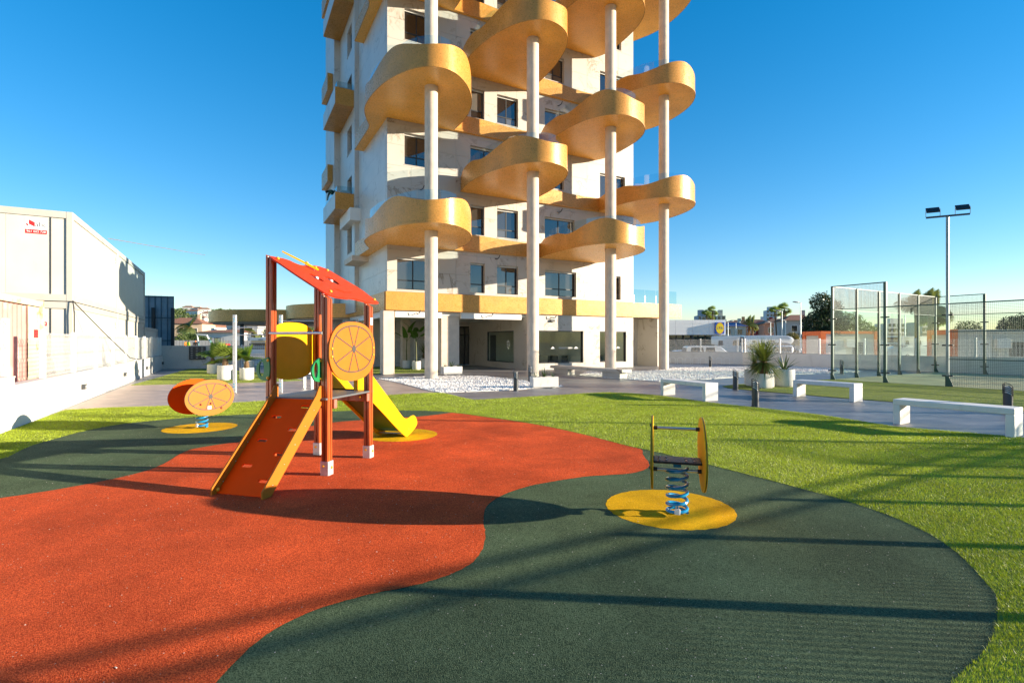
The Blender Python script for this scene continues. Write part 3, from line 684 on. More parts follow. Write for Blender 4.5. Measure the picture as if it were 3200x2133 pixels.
def balcony(k, lobes, strip, name='balcony'):
    u = U(k); out = []; hs = []; marks = []
    for li, lb in enumerate(lobes):
        head = []
        if li == 0 and k % 2 == 0: head, lb = lb[:2], lb[2:]
        sm = smoothloop(lb, 3, closed=False); s = seglen(sm)
        for p in head: out.append(p); hs.append(.84)
        for p, q in zip(sm, s): out.append(p); hs.append(hwave(q / s[-1]))
        marks.append((len(out) - len(sm), len(out)))
    # keep the strip between the two lobes densely sampled with a low wave
    o2 = []; h2 = []
    for i, (p, h) in enumerate(zip(out, hs)):
        if o2 and math.hypot(p[0] - o2[-1][0], p[1] - o2[-1][1]) > 1.2:
            a = o2[-1]; ha = h2[-1]; n = 14
            for j in range(1, n):
                t = j / n; o2.append((a[0] + (p[0] - a[0]) * t, a[1] + (p[1] - a[1]) * t)); h2.append(ha + (h - ha) * t + .05 * math.sin(t * math.pi * 2))
        o2.append(p); h2.append(h)
    pts = [(t, -n) for t, n in o2]; N = len(pts)
    # inward normals
    ins = []
    for i in range(N):
        a = pts[max(i - 1, 0)]; b = pts[min(i + 1, N - 1)]; d = (b[0] - a[0], b[1] - a[1]); l = math.hypot(*d) or 1
        ins.append((-d[1] / l, d[0] / l))
    w = .10
    inn = [(p[0] + v[0] * w, p[1] + v[1] * w) for p, v in zip(pts, ins)]
    m = MB(); rows = []
    for zf, off in ((0, .0), (0.0, .03), (.09, .03), (.11, 0), (1, 0)):
        rows.append([m.V((p[0] - v[0] * off, p[1] - v[1] * off, u + (h if zf == 1 else zf))) for p, v, h in zip(pts, ins, h2)])
    for r0, r1 in zip(rows, rows[1:]):
        for i in range(N - 1): m.F([r0[i], r0[i + 1], r1[i + 1], r1[i]])
    t0 = [m.V((*p, u + h)) for p, h in zip(pts, h2)]; t1 = [m.V((*p, u + h - .003)) for p, h in zip(inn, h2)]
    for i in range(N - 1): m.F([t0[i], t0[i + 1], t1[i + 1], t1[i]])
    c0 = [m.V((*p, u + h - .003)) for p, h in zip(inn, h2)]; c1 = [m.V((*p, u + .28)) for p in inn]
    for i in range(N - 1): m.F([c0[i], c0[i + 1], c1[i + 1], c1[i]])
    for i in (0, N - 1):
        a, b = pts[i], inn[i]; m.quad((*a, u), (*b, u), (*b, u + h2[i]), (*a, u + h2[i]))
    bal = m.build(name, M_gold, bld, smooth='auto')
    # slab: underside and deck
    if k % 2 == 0: poly = pts + [(pts[-1][0] - .0, .02), (.02, .02), (.02, 5.25)]
    else: poly = pts + [(15.86, 2.2), (15.86, .02), (pts[0][0] + .0, .02)]
    poly = [p for i, p in enumerate(poly) if i == 0 or math.hypot(p[0] - poly[i - 1][0], p[1] - poly[i - 1][1]) > 1e-4]
    s = MB(); s.poly(poly, u + .002)
    s.f = [f[::-1] for f in s.f]; s.build('soffit', M_goldu, bal)
    s = MB(); s.poly(poly, u + .28); s.build('deck', M_conc, bal)
    # glass balustrade panels on the lobes
    for (a, b), lb in zip(marks, lobes):
        sm = smoothloop(lb if not (k % 2 == 0 and lb is lobes[0]) else lb[2:], 2, closed=False); s = seglen(sm); tot = s[-1]; npan = 11
        def at(d):
            for i in range(len(s) - 1):
                if d <= s[i + 1]:
                    t = (d - s[i]) / max(s[i + 1] - s[i], 1e-6); a, b = sm[i], sm[i + 1]
                    dx, dy = b[0] - a[0], b[1] - a[1]; l = math.hypot(dx, dy) or 1
                    x, y = a[0] + dx * t, -(a[1] + dy * t); return (x + dy / l * .22 * 1, y + dx / l * .22)
            return (sm[-1][0], -sm[-1][1])
        for i in range(npan):
            d0, d1 = tot * (.06 + .88 * i / npan), tot * (.06 + .88 * (i + 1) / npan) - .03
            p0, pm, p1 = at(d0), at((d0 + d1) / 2), at(d1)
            gm = MB()
            for q0, q1_ in ((p0, pm), (pm, p1)): gm.quad((*q0, u + .3), (*q1_, u + .3), (*q1_, u + 1.42), (*q0, u + 1.42))
            gp = gm.build('glass_panel', M_rail, bal)
            MB().tube([(*p0, u + .28), (*p0, u + 1.0)], .016, 6).build('glass_post', M_steel, gp)
    return bal
for k in range(2, NL + 1):
    balcony(k, [L1, L3] if k % 2 == 0 else [L2, L4], None)
# ---- box balconies on the left flank
for k in (3, 5, 7):
    u = U(k)
    m = MB(); t0, t1, qa, qb = -1.33, -.245, 6.75, 11.3
    m.box(t0, qa, u, t1, qb, u + .25)
    m.box(t0, qa, u + .25, t1, qa + .1, u + 1.0); m.box(t0, qa + .1, u + .25, t0 + .1, qb, u + 1.0)
    bb = m.build('box_balcony', M_gold, bld)
    MB().box(t0 - .012, qa + .02, u + .03, t0 - .001, qb - .02, u + .99).build('side_cladding', M_marbleg, bb)
    MB().box(t0 + .14, qa + .12, u + 1.0, t1 - .02, qa + .135, u + 1.42).build('glass_panel', M_rail, bb)
    for i in range(3): MB().box(t0 + .12, qa + .15 + i * 1.45, u + 1.0, t0 + .135, qa + 1.55 + i * 1.45, u + 1.42).build('glass_panel', M_rail, bb)
    if k < 7:
        ac = MB().bbox(-.95, 7.2, u + .26, -.4, 7.5, u + 1.28, .02).build('air_conditioner', M_cwhite, bb)
        MB().plate(ell(0, 0, .2, .2, 20), [ell(0, 0, .17, .17, 20)], .01, Matrix.Translation((-.68, 7.195, u + .9)) @ Matrix.Rotation(R(90), 4, 'X')).build('fan_guard', M_dark, ac)
for k in (4, 6, 8):
    u = U(k) ; MB().box(-.98, 11.9, u - .05, -.63, 14.5, u + 1.1).build('box_balcony', M_gold, bld)
# ledges below the first box
MB().box(-.62, 6.0, U(3) - .75, -.001, 9.3, U(3) - .01).build('white_ledge', M_white, bld)
MB().box(-.9, 4.0, U(2) - .3, -.001, 6.3, U(2) - .003 + .0).build('concrete_ledge', M_conc, bld)
# ------------------------------------------------------------------ climbing frame with slide
BOLT = {}
def bolt(parent, p, r=.016, m=None, nrm=(0, -1, 0), name='bolt_cap'):
    m = m or M_yelcap
    key = (round(r, 4), m.name)
    if key not in BOLT:
        b = MB().lathe([(r, 0), (r * .98, r * .35), (r * .7, r * .75), (r * .3, r * .92)], 12); o = b.build(name, m, smooth=True); BOLT[key] = o.data; bpy.data.objects.remove(o)
    o = bpy.data.objects.new(name, BOLT[key]); COL.objects.link(o); o.parent = parent; o.location = p
    o.rotation_euler = Vector(nrm).to_track_quat('Z', 'Y').to_euler(); return o
ps = thing('climbing_frame', 'wooden play tower with red roof, orange ramp and yellow slide', 'play tower', (-2.268, 6.35, .012), R(-14.5))
W, D = -.80, .98
def zroof(x, y): return 2.19 + (x / W) * .51 - y / D * .035
def post(x, y, zt):
    h = .05; c = .012; gw = .008
    P = []
    for k in range(4):
        a = k * math.pi / 2; ca, sa = math.cos(a), math.sin(a)
        for (px, py) in ((h, -h + c), (h, -gw), (h - .012, -gw * .4), (h - .012, gw * .4), (h, gw), (h, h - c)):
            P.append((x + px * ca - py * sa, y + px * sa + py * ca))
    po = MB(); n = len(P)
    A = [po.V((*p, .12)) for p in P]; B = [po.V((p[0], p[1], zroof(p[0], p[1]) - .012)) for p in P]
    for i in range(n): po.F([A[i], A[(i + 1) % n], B[(i + 1) % n], B[i]])
    po.F(B); po.F(A[::-1]); po = po.build('post', M_wood, ps)
    ft = MB().bbox(x - .056, y - .056, -.01, x + .056, y + .056, .17, .004).build('post_foot', M_galv, po)
    bolt(ft, (x - .01, y - .056, .115), .017); bolt(ft, (x + .056, y + .012, .09), .017, nrm=(1, 0, 0))
    return po
for x, y in ((0, 0), (0, D), (W, 0), (W, D)): post(x, y, 0)
MB().bbox(W - .02, -.08, .915, .045, D + .06, .94, .006).build('platform', M_deck, ps)
for y in (.10, D - .10):
    b = MB().bbox(W - .03, y - .035, .80, .055, y + .035, .912, .006).build('beam', M_wood, ps)
    MB().box(.0552, y - .031, .804, .057, y + .031, .908).build('beam_end', M_woodend, b)
bolt(ps, (-.05, D - .137, .86), .018)
# ramp
RL = math.hypot(.93, .93); rx0, rx1 = -.665, -.052
Mr = Matrix.Translation((rx0, -.055, .925)) @ Matrix.Rotation(R(180 + 45), 4, 'X') @ Matrix.Scale(1, 4)
# local: x across, y down the slope (after rotation), z thickness
Mr = Matrix.Translation((rx0, -.055, .925)) @ Matrix(((1, 0, 0, 0), (0, -.7071, -.7071, 0), (0, -.7071, .7071, 0), (0, 0, 0, 1)))
rw = rx1 - rx0
slots = []
for fx, fs in ((.79, (.10, .355, .61, .865)), (.27, (.225, .48, .735))):
    for v in fs:
        cx, cy, a, b = fx * rw, v * RL, .068, .021
        slots.append([(cx + a - b + b * math.cos(t), cy + b * math.sin(t)) for t in [-1.57 + k * .393 for k in range(9)]] + [(cx - a + b + b * math.cos(t), cy + b * math.sin(t)) for t in [1.57 + k * .393 for k in range(9)]])
MB().plate([(.0, 0), (rw, 0), (rw, RL), (0, RL)], slots, .018, Mr).build('ramp_board', M_ored, ps)
for sx in (rx0 - .02, rx1):
    prof = [(-.03, 1.10), (-.10, 1.08), (-.16, .98), (-1.06, .075), (-1.06, .0), (-.93, .0), (-.055, .86), (-.03, .88)]
    sd = MB().plate(prof, [], .018, Matrix.Translation((sx, 0, 0)) @ Matrix(((0, 0, 1, 0), (1, 0, 0, 0), (0, 1, 0, 0), (0, 0, 0, 1)))).build('ramp_side', M_ora, ps)
    for t in (.12, .3, .5, .7, .9): bolt(sd, (sx + .018, -.1 - t * .9, .92 - t * .9), .006, M_steel, (1, 0, 0), 'screw')
bolt(ps, (rx0 + .01, -.99, .045), .022, nrm=(0, -1, .4))
# grip bar and green handles
MB().tube([(W + .03, -.065, 1.73), (-.02, -.065, 1.73)], .018, 12).build('grip_bar', mat('aluminium_bar', (.62, .62, .6), .3, metal=.7), ps, smooth='auto')
hd = [(0, -.14), (.11, -.155), (.115, .155), (.03, .13), (-.06, .075), (-.09, 0), (-.075, -.07), (-.04, -.12)]
hs_ = [smoothloop(hd, 2)]; hole = ell(-.005, 0, .038, .095, 20)
XZ = Matrix(((1, 0, 0, 0), (0, 0, -1, 0), (0, 1, 0, 0), (0, 0, 0, 1)))
YZ = Matrix(((0, 0, 1, 0), (1, 0, 0, 0), (0, 1, 0, 0), (0, 0, 0, 1)))
h1 = MB().plate(hs_[0], [hole], .02, Matrix.Translation((W - .08, -.052, 1.285)) @ XZ).build('grab_handle', M_green, ps)
for dz in (-.11, .11): bolt(h1, (W + .012, -.073, 1.285 + dz), .02)
h2 = MB().plate(hs_[0], [hole], .02, Matrix.Translation((-.075, -.13, 1.285)) @ YZ).build('grab_handle', M_green, ps)
for dz in (-.11, .11): bolt(h2, (-.054, -.05, 1.285 + dz), .018, nrm=(1, 0, 0))
# citrus panels
def citrus(parent, M, a, b, th, cx=0, cy=0, m=None, mg=None, sides=(1,), p=2.4, egg=0.0, off=(0.0, .02), spokes=8):
    o = MB().plate(ell(cx, cy, a, b, 56, p, egg), [], th, M).build('citrus_panel', m or M_ora, parent)
    gm = MB()
    ia, ib = a * .90, b * .80; ox, oy = cx + off[0], cy + off[1]
    for s in sides:
        Ms = M @ Matrix.Translation((0, 0, th + .0005 if s > 0 else -.0045))
        gm.plate(ell(ox, oy, ia, ib, 56, 2.2), [ell(ox, oy, ia - .016, ib - .016, 56, 2.2)], .004, Ms)
        for k in range(spokes):
            t = 2 * math.pi * (k + .5) / spokes; c, d = math.cos(t), math.sin(t)
            r1 = 1 / math.sqrt((c / (ia - .01)) ** 2 + (d / (ib - .01)) ** 2); r0 = .05
            nx, ny = -d * .007, c * .007
            gm.plate([(ox + c * r0 - nx, oy + d * r0 - ny), (ox + c * r1 - nx, oy + d * r1 - ny), (ox + c * r1 + nx, oy + d * r1 + ny), (ox + c * r0 + nx, oy + d * r0 + ny)], [], .0035, Ms)
        star = []
        for k in range(16):
            t = 2 * math.pi * (k + .5 * 0) / 16; rr = .062 if k % 2 else .038
            star.append((ox + rr * math.cos(t), oy + rr * math.sin(t)))
        gm.plate(star, [], .0045, Ms)
    gm.build('groove_lines', M_groove, o); return o
cp = citrus(ps, Matrix.Translation((.053, D / 2, 1.50)) @ YZ, .545, .385, .018, off=(0, .03))
for y, z in ((-.005, 1.54), (-.005, 1.44), (D + .005, 1.54), (D + .005, 1.44)): bolt(cp, (.0715, y, z), .019, nrm=(1, 0, 0))
yp = MB().plate(ell(D / 2, 0, .52, .385, 56, 2.6), [], .018, Matrix.Translation((W - .07, 0, 1.50)) @ YZ).build('side_panel', M_yel, ps)
# roof board: outline traced on the sloped roof plane, then given thickness
roof_px = [(590, 130), (604, 129), (740, 155), (820, 195), (880, 214), (940, 209), (1020, 215), (1110, 245), (1250, 330), (1420, 430), (1500, 495), (1569, 541), (1572, 555), (1480, 548), (1380, 518), (1310, 507), (1290, 512), (1170, 495), (1100, 470), (1000, 410), (800, 280), (690, 202), (600, 146)]
eye1 = [(932, 280), (960, 287), (1010, 312), (1060, 342), (1083, 361), (1050, 352), (1000, 333), (955, 305)]
eye2 = [(1083, 311), (1120, 317), (1170, 343), (1205, 370), (1225, 389), (1190, 381), (1145, 360), (1105, 333)]
mouth = [(1150, 418), (1200, 430), (1260, 447), (1338, 457), (1300, 460), (1240, 454), (1190, 440)]
Pm = ps.matrix_world if False else Matrix.Translation(ps.location) @ Matrix.Rotation(R(-14.5), 4, 'Z'); Pinv = Pm.inverted()
rn = Vector((-.51 / W, .035 / D, 1)).normalized()       # plane normal (local), plane z = zroof
def roof_pt(zx, zy):
    sx, sy = 640 + zx / 2.904, 760 + zy / 2.904
    o_ = Pinv @ Vector((0, 0, HC)); d_ = Pinv.to_3x3() @ Vector(((sx - 1600) / FPX, 1, (HZ - sy) / FPX))
    P0 = Vector((0, 0, zroof(0, 0))); t = (P0 - o_).dot(rn) / d_.dot(rn); return o_ + d_ * t
ex_ = Vector((1, 0, .51 / W)).normalized(); ey_ = rn.cross(ex_); P0 = Vector((0, 0, zroof(0, 0)))
def r2(p): q = roof_pt(*p) - P0; return (q.dot(ex_), q.dot(ey_))
MRo = Matrix.Translation(P0) @ Matrix((ex_, ey_, rn)).transposed().to_4x4()
ro = MB().plate(smoothloop([r2(p) for p in roof_px], 1), [[r2(p) for p in e] for e in (eye1, eye2, mouth)], .02, MRo).build('roof', M_red, ps)
MB().plate([r2(p) for p in ((900, 265), (1100, 255), (1360, 440), (1340, 480), (1140, 440), (920, 300))], [], .004, MRo @ Matrix.Translation((0, 0, -.006))).build('roof_backing', M_dark, ro)
for p in ((655, 152), (1105, 257), (1133, 450), (1530, 522)):
    q = r2(p); bolt(ro, MRo @ Vector((q[0], q[1], .02)), .024, nrm=rn)
for p in ((1014, 320), (1145, 346)):
    q = r2(p); bolt(ro, MRo @ Vector((q[0], q[1], .004)), .026, mat('white_cap', (.75, .8, .78), .3), rn, 'eye_cap')
# yellow stalk board standing off the roof
q0, q1 = r2((905, 215)), r2((985, 255))
dv = Vector((q1[0] - q0[0], q1[1] - q0[1])).normalized(); pv = Vector((-dv.y, dv.x)) * .03
c0 = Vector(q0) - dv * .34; c1 = Vector(q1) + dv * .05
st = MB().plate(smoothloop([tuple(c0 + pv * .3), tuple(c0 - pv * .3), tuple(Vector(q0) - pv), tuple(c1 - pv), tuple(c1 + pv), tuple(Vector(q0) + pv)], 1), [], .018, MRo @ Matrix.Translation((0, 0, .045))).build('roof_stalk', M_yel, ro)
for q in (q0, q1):
    bolt(st, MRo @ Vector((q[0], q[1], .063)), .022, nrm=rn); MB().tube([MRo @ Vector((q[0], q[1], .02)), MRo @ Vector((q[0], q[1], .046))], .012, 8).build('spacer', M_steel, st)
# slide
sp = [(.93, .80), (.93, 1.22), (1.0, 1.30), (1.12, 1.31), (1.26, 1.24), (2.36, .40), (2.46, .33), (2.60, .30), (2.74, .33), (2.86, .33), (2.96, .25), (3.0, .13), (2.62, .0), (2.5, .0), (1.25, .84), (1.1, .86)]
sp = smoothloop(sp, 2)
for x in (-.70, -.20):
    s = MB().plate(sp, [], .018, Matrix.Translation((x, 0, 0)) @ YZ).build('slide_side', M_yel, ps)
    for (y, z) in ((1.05, 1.2), (2.62, .12)): bolt(s, (x + .018, y, z), .012, M_yelcap, (1, 0, 0))
bed = [(.98, .955), (1.2, .93), (2.3, .20), (2.5, .11), (2.7, .085), (2.95, .09)]
m = MB()
for (a, b) in zip(bed, bed[1:]):
    m.quad((-.682, *a), (-.2, *a), (-.2, *b), (-.682, *b))
for (a, b) in zip(bed, bed[1:]): m.quad((-.2, a[0], a[1] - .012), (-.682, a[0], a[1] - .012), (-.682, b[0], b[1] - .012), (-.2, b[0], b[1] - .012))
m.build('slide_bed', mat('green_bed', (.03, .12, .035), .35, var=.08), ps)
MB().tube([(-.69, 2.52, .06), (-.19, 2.52, .06)], .014, 8).build('slide_foot_bar', M_steel, ps)
MB().box(.0505, D - .03, 1.86, .052, D + .03, 1.96).build('sticker', M_sticker, ps)

# ------------------------------------------------------------------ spring riders
def rider(loc, rz, label, mo, mi):
    t = thing('spring_rider', label, 'spring rider', (*loc, .017), rz, 'spring riders')
    egg = [(a, b) for a, b in ell(0, 0, .50, .335, 60, 2.0)]
    for s in (-1, 1):
        x = .225 * s
        e = [(py, pz) for py, pz in egg]
        pl = MB().plate(e, [], .018, Matrix.Translation((x - .009, 0, .575)) @ YZ).build('rider_plate', mo if s > 0 else mi, t)
        MB().plate([(p[0] * 1.003, p[1] * 1.003) for p in e], [[(p[0] * .99, p[1] * .99) for p in e]], .006, Matrix.Translation((x - .003, 0, .575)) @ YZ).build('core_line', M_black, pl)
        gm = MB(); ia, ib = .44, .25; Ms = Matrix.Translation((x + (.0095 if s > 0 else -.0135), 0, .595)) @ YZ
        gm.plate(ell(0, 0, ia, ib, 48), [ell(0, 0, ia - .016, ib - .016, 48)], .004, Ms)
        for k in range(8):
            a = 2 * math.pi * (k + .5) / 8; c, d = math.cos(a), math.sin(a); r1 = 1 / math.sqrt((c / ia) ** 2 + (d / ib) ** 2) - .006; nx, ny = -d * .007, c * .007
            gm.plate([(c * .045 - nx, d * .045 - ny), (c * r1 - nx, d * r1 - ny), (c * r1 + nx, d * r1 + ny), (c * .045 + nx, d * .045 + ny)], [], .0035, Ms)
        gm.plate([((.058 if k % 2 else .036) * math.cos(k * math.pi / 8), (.058 if k % 2 else .036) * math.sin(k * math.pi / 8)) for k in range(16)], [], .0045, Ms)
        gm.build('groove_lines', M_groove, pl)
        for (y, z) in ((.31, .18), (-.20, -.13), (0.0, -.13), (.22, -.24)):
            bolt(pl, (x + .01 * s, y, .595 + z), .02, M_black if mo is M_yel else mat('dark_red_cap', (.16, .012, .01), .3), (s, 0, 0))
        if s > 0: MB().box(x + .0135, -.06, .36, x + .015, .01, .42).build('sticker', M_sticker, pl)
    seat = MB().bbox(-.215, -.13, .49, .215, .12, .512, .006).build('seat', mat('black_seat', (.022, .018, .016), .45, bump=.3, bscale=180), t)
    for x in (-.16, -.1, .08, .15):
        for y in (-.06, .05): bolt(seat, (x, y, .512), .011, M_steel, (0, 0, 1), 'bolt')
    for (y, z, nm) in ((.20, .77, 'handle_bar'), (-.03, .415, 'foot_bar'), (.06, .44, 'foot_bar')):
        if nm == 'foot_bar' and y > 0: continue
        bar = MB().tube([(-.216, y, z), (.216, y, z)], .014, 10).build(nm, M_steel, t, smooth='auto')
        for s in (-1, 1): MB().tube([(.215 * s, y, z), (.18 * s, y, z)], .02, 10).build('bar_end', M_black, bar)
    MB().box(-.035, -.05, .445, .035, .04, .489).build('spring_bracket', M_blue, t)
    turns = 6.0; n = 150
    hz = []
    for i in range(n + 1):
        f_ = i / n; a = f_ * turns * 2 * math.pi; zz = .015 + (.03 * f_ * 6 if f_ < .14 else .025 + (f_ - .14) / .86 * .395) if f_ < .93 else .015 + .025 + .79 / .86 * .395 + (f_ - .93) * .4
        hz.append((.092 * math.cos(a), .092 * math.sin(a), zz))
    MB().tube(hz, .0155, 8).build('spring', M_blue, t, smooth='auto')
    MB().bbox(-.025, -.112, .02, .025, -.085, .07, .004).build('padlock', M_sticker, t); MB().tube([(-.012, -.1, .07), (-.012, -.1, .10), (0, -.1, .113), (.012, -.1, .10), (.012, -.1, .07)], .004, 6).build('shackle', M_steel, t)
    return t
rider((1.56, 4.9), R(-15.8), 'yellow spring rider with black seat, seen edge-on at right', M_yel, M_yel)
rider((-5.86, 9.80), R(-23), 'orange citrus-slice spring rider at left, on a blue spring', M_ora, M_ored)  # far plate orange-red: shade on the orange plastic put into its colour

# ------------------------------------------------------------------ benches, bollards, planters
def bench(c, d, label, L_=1.78, W_=.48, H_=.5):
    t = thing('bench', label, 'bench', c, math.atan2(d[1], d[0]), 'white concrete benches by the lawn')
    MB().bbox(0, 0, H_ - .11, L_, W_, H_, .012).build('seat', M_cwhite, t)
    for x in (0, L_ - .12): MB().bbox(x, .001, 0, x + .12, W_ - .001, H_ - .1105, .012).build('leg', M_cwhite, t)
bench((4.53, 15.82), (.41, -.91), 'white concrete bench nearest the marble tower', 1.82)
bench((8.34, 15.4), (.515, -.857), 'white concrete bench beside the potted palm', 1.68)
bench((7.55, 10.28), (.54, -.84), 'largest white concrete bench, cut by the right edge', 1.78)
def bollard(c, label, h=.65, r=.085):
    t = thing('bollard_light', label, 'bollard light', c, 0, 'louvred bollard lights')
    zb = h * .62
    # body with slanted top
    n = 20; m = MB(); A = []; B = []
    sl = lambda a: zb + math.cos(a - R(200)) * r * .9
    for k in range(n):
        a = 2 * math.pi * k / n; A.append(m.V((r * math.cos(a), r * math.sin(a), .015))); B.append(m.V((r * math.cos(a), r * math.sin(a), sl(a))))
    for k in range(n): m.F([A[k], A[(k + 1) % n], B[(k + 1) % n], B[k]])
    m.F(B); m.build('body', M_dark, t, smooth='auto')
    MB().cyl(0, 0, 0, .02, r * 1.18, 20).build('base_plate', M_dark, t)
    MB().cyl(0, 0, zb - .1, h - .03, r * .72, 16).build('diffuser', mat('opal_diffuser', (.62, .63, .62), .5), t, smooth='auto')
    for j in range(5):
        dz = (j + 1) * (h - zb - .02) / 5.2
        ring = [(r * math.cos(2 * math.pi * k / 20), r * math.sin(2 * math.pi * k / 20), sl(2 * math.pi * k / 20) + dz) for k in range(20)]
        MB().tube(ring, .009, 6, closed=True).build('louvre_ring', M_dark, t)
    for k in (3, 10, 17):
        a = 2 * math.pi * k / 20; MB().tube([(r * .97 * math.cos(a), r * .97 * math.sin(a), zb - .05), (r * .97 * math.cos(a), r * .97 * math.sin(a), sl(a) + (h - zb - .02) * .96)], .007, 5).build('louvre_bar', M_dark, t)
for p, l in (((6.13, 13.06), 'dark bollard light at the lawn edge between the two middle benches'), ((7.59, 17.6), 'dark bollard light just left of the potted palm'), ((11.24, 11.75), 'dark bollard light behind the rightmost bench'),
             ((.13, 17.26), 'dark bollard light at the front of the left gravel bed'), ((.73, 20.7), 'bollard light behind the white trough planter near the second column'),
             ((12.7, 33.2), 'small dark bollard light far back near the bicycle racks'), ((16.8, 26.4), 'bollard light seen through the glass of the court')):
    bollard(p, l)
def blade_leaf(mb, base, az_, el, L_, w, droop, seg=5, fold=0.0, tipw=.08):
    """one strap leaf bending under its own weight"""
    p = Vector(base); d = Vector((math.cos(az_) * math.cos(el), math.sin(az_) * math.cos(el), math.sin(el)))
    side = Vector((-math.sin(az_), math.cos(az_), 0)); prev = None
    for i in range(seg + 1):
        t = i / seg; ww = w * (1 - t) ** .7 * (1 if t > .15 else .6 + t * 2.6) + w * tipw * (t < 1) * .3
        up = side.cross(d).normalized() * (ww * fold)
        a, b = mb.V(p - side * ww + up), mb.V(p + side * ww + up)
        if fold:
            c = mb.V(p)
            if prev: mb.F([prev[0], prev[2], c, a]); mb.F([prev[2], prev[1], b, c])
            prev = (a, b, c)
        else:
            if prev: mb.F([prev[0], prev[1], b, a])
            prev = (a, b)
        p = p + d * (L_ / seg); d = (d + Vector((0, 0, -droop / seg))).normalized()
def frond(mb, base, az_, el, L_, lw, droop, n=14, seg=8):
    """pinnate frond: rachis with leaflets"""
    p = Vector(base); d = Vector((math.cos(az_) * math.cos(el), math.sin(az_) * math.cos(el), math.sin(el))); pts = [p.copy()]; ds = [d.copy()]
    for i in range(n):
        p = p + d * (L_ / n); d = (d + Vector((0, 0, -droop / n))).normalized(); pts.append(p.copy()); ds.append(d.copy())
    side = Vector((-math.sin(az_), math.cos(az_), 0))
    for i in range(n):
        w0 = .012 * L_ * (1 - i / n) + .002
        mb.quad(pts[i] - side * w0, pts[i] + side * w0, pts[i + 1] + side * w0 * .9, pts[i + 1] - side * w0 * .9)
        t = i / n; ll = lw * (math.sin(math.pi * min(1, t * .85 + .18)) ** .7)
        for s in (-1, 1):
            for h_ in (0, .5):
                q = pts[i].lerp(pts[i + 1], h_); dd = (side * s * .8 + ds[i] * .62 + Vector((0, 0, .15 + random.uniform(-.12, .1)))).normalized()
                mb.tri(q - ds[i] * L_ / n * .33, q + ds[i] * L_ / n * .33, q + dd * ll * random.uniform(.85, 1.15))
def fan(mb, base, az_, el, stalk, r, nb=16):
    """fan palm leaf: stalk and radiating narrow blades"""
    d = Vector((math.cos(az_) * math.cos(el), math.sin(az_) * math.cos(el), math.sin(el))); side = Vector((-math.sin(az_), math.cos(az_), 0)); up = side.cross(d)
    b = Vector(base); c = b + d * stalk
    mb.quad(b - side * .006, b + side * .006, c + side * .004, c - side * .004)
    for k in range(nb):
        a = R(-105 + 210 * k / (nb - 1)); dd = (d * math.cos(a) + side * math.sin(a) - up * .12 + Vector((0, 0, -.12))).normalized(); L_ = r * random.uniform(.85, 1.05)
        ss = (side * math.cos(a) - d * math.sin(a)).normalized() * r * .045
        m_ = c + dd * L_ * .5
        mb.F([mb.V(c), mb.V(m_ - ss), mb.V(c + dd * L_ + Vector((0, 0, -.08 * L_))), mb.V(m_ + ss)])
def pot(c, r, h, label, sq=0.0, rz=0.0, foot=True, m=None):
    t = thing('planter', label, 'planter', c, rz, 'round white planters')
    prof = [(r * .82, 0), (r * .82, .05), (r * .97, .05), (r, .07), (r, h - .012), (r * .99, h), (r * .90, h), (r * .90, h - .06)]
    MB().lathe(prof, 36, sq=sq).build('pot', m or M_cwhite, t, smooth='auto')
    MB().lathe([(r * .89, h - .07), (r * .89, h - .055)], 24, sq=sq).build('soil', M_soil, t)
    return t
def plant(name, label, c, z, cat='plant'): return thing(name, label, cat, (c[0], c[1], z), random.uniform(0, 6), None)
ML = {k: leafmat('leaf_' + k, v) for k, v in dict(fan=(.19, .26, .05), cycad=(.17, .28, .04), agave=(.075, .12, .075), dasy=(.14, .18, .055), banana=(.07, .16, .03), dark=(.03, .055, .022)).items()}
M_trunk = mat('fibrous_trunk', (.17, .105, .055), .9, var=.35, scale=30, bump=.8, bscale=60)
def fanpalm(c, z, s, label, nl=30):
    t = plant('fan_palm', label, c, z, 'palm')
    MB().lathe([(.10 * s, -.02), (.09 * s, .12 * s), (.06 * s, .26 * s)], 12).build('trunk', M_trunk, t)
    m = MB()
    for k in range(nl):
        fan(m, (0, 0, .18 * s), k * 2.4 + random.uniform(-.2, .2), R(-8 + 90 * ((k * .618) % 1)), .34 * s, .42 * s, 17)
    m.build('leaves', ML['fan'], t)
def cycad(c, z, s, label):
    t = plant('cycad', label, c, z, 'palm')
    m = MB(); m.lathe([(.06 * s, -.02), (.085 * s, .05 * s), (.09 * s, .12 * s), (.075 * s, .22 * s), (.05 * s, .29 * s)], 14).build('trunk', M_trunk, t)
    m = MB()
    for k in range(24): frond(m, (0, 0, .28 * s), k * 2.4, R(28 + 55 * ((k * .618) % 1)), .68 * s, .17 * s, .95)
    m.build('leaves', ML['cycad'], t)
def dasyl(c, z, s, label, n=620):
    t = plant('desert_spoon', label, c, z, 'plant')
    MB().lathe([(.11 * s, -.02), (.13 * s, .12 * s), (.12 * s, .3 * s), (.07 * s, .4 * s)], 14).build('trunk', M_trunk, t)
    m = MB()
    for k in range(n): blade_leaf(m, (0, 0, .36 * s), random.uniform(0, 6.28), R(random.uniform(-42, 74)), s * random.uniform(.62, .85), .012 * s, random.uniform(.1, .6), 4)
    m.build('leaves', ML['dasy'], t)
def agave(c, z, s, label, n=16):
    t = plant('agave', label, c, z, 'plant'); m = MB()
    for k in range(n): blade_leaf(m, (0, 0, 0), k * 2.4, R(18 + 62 * (k / n)), s * random.uniform(.75, 1.05), .055 * s, .5 * (1 - k / n) + .1, 5, .35)
    m.build('leaves', ML['agave'], t)
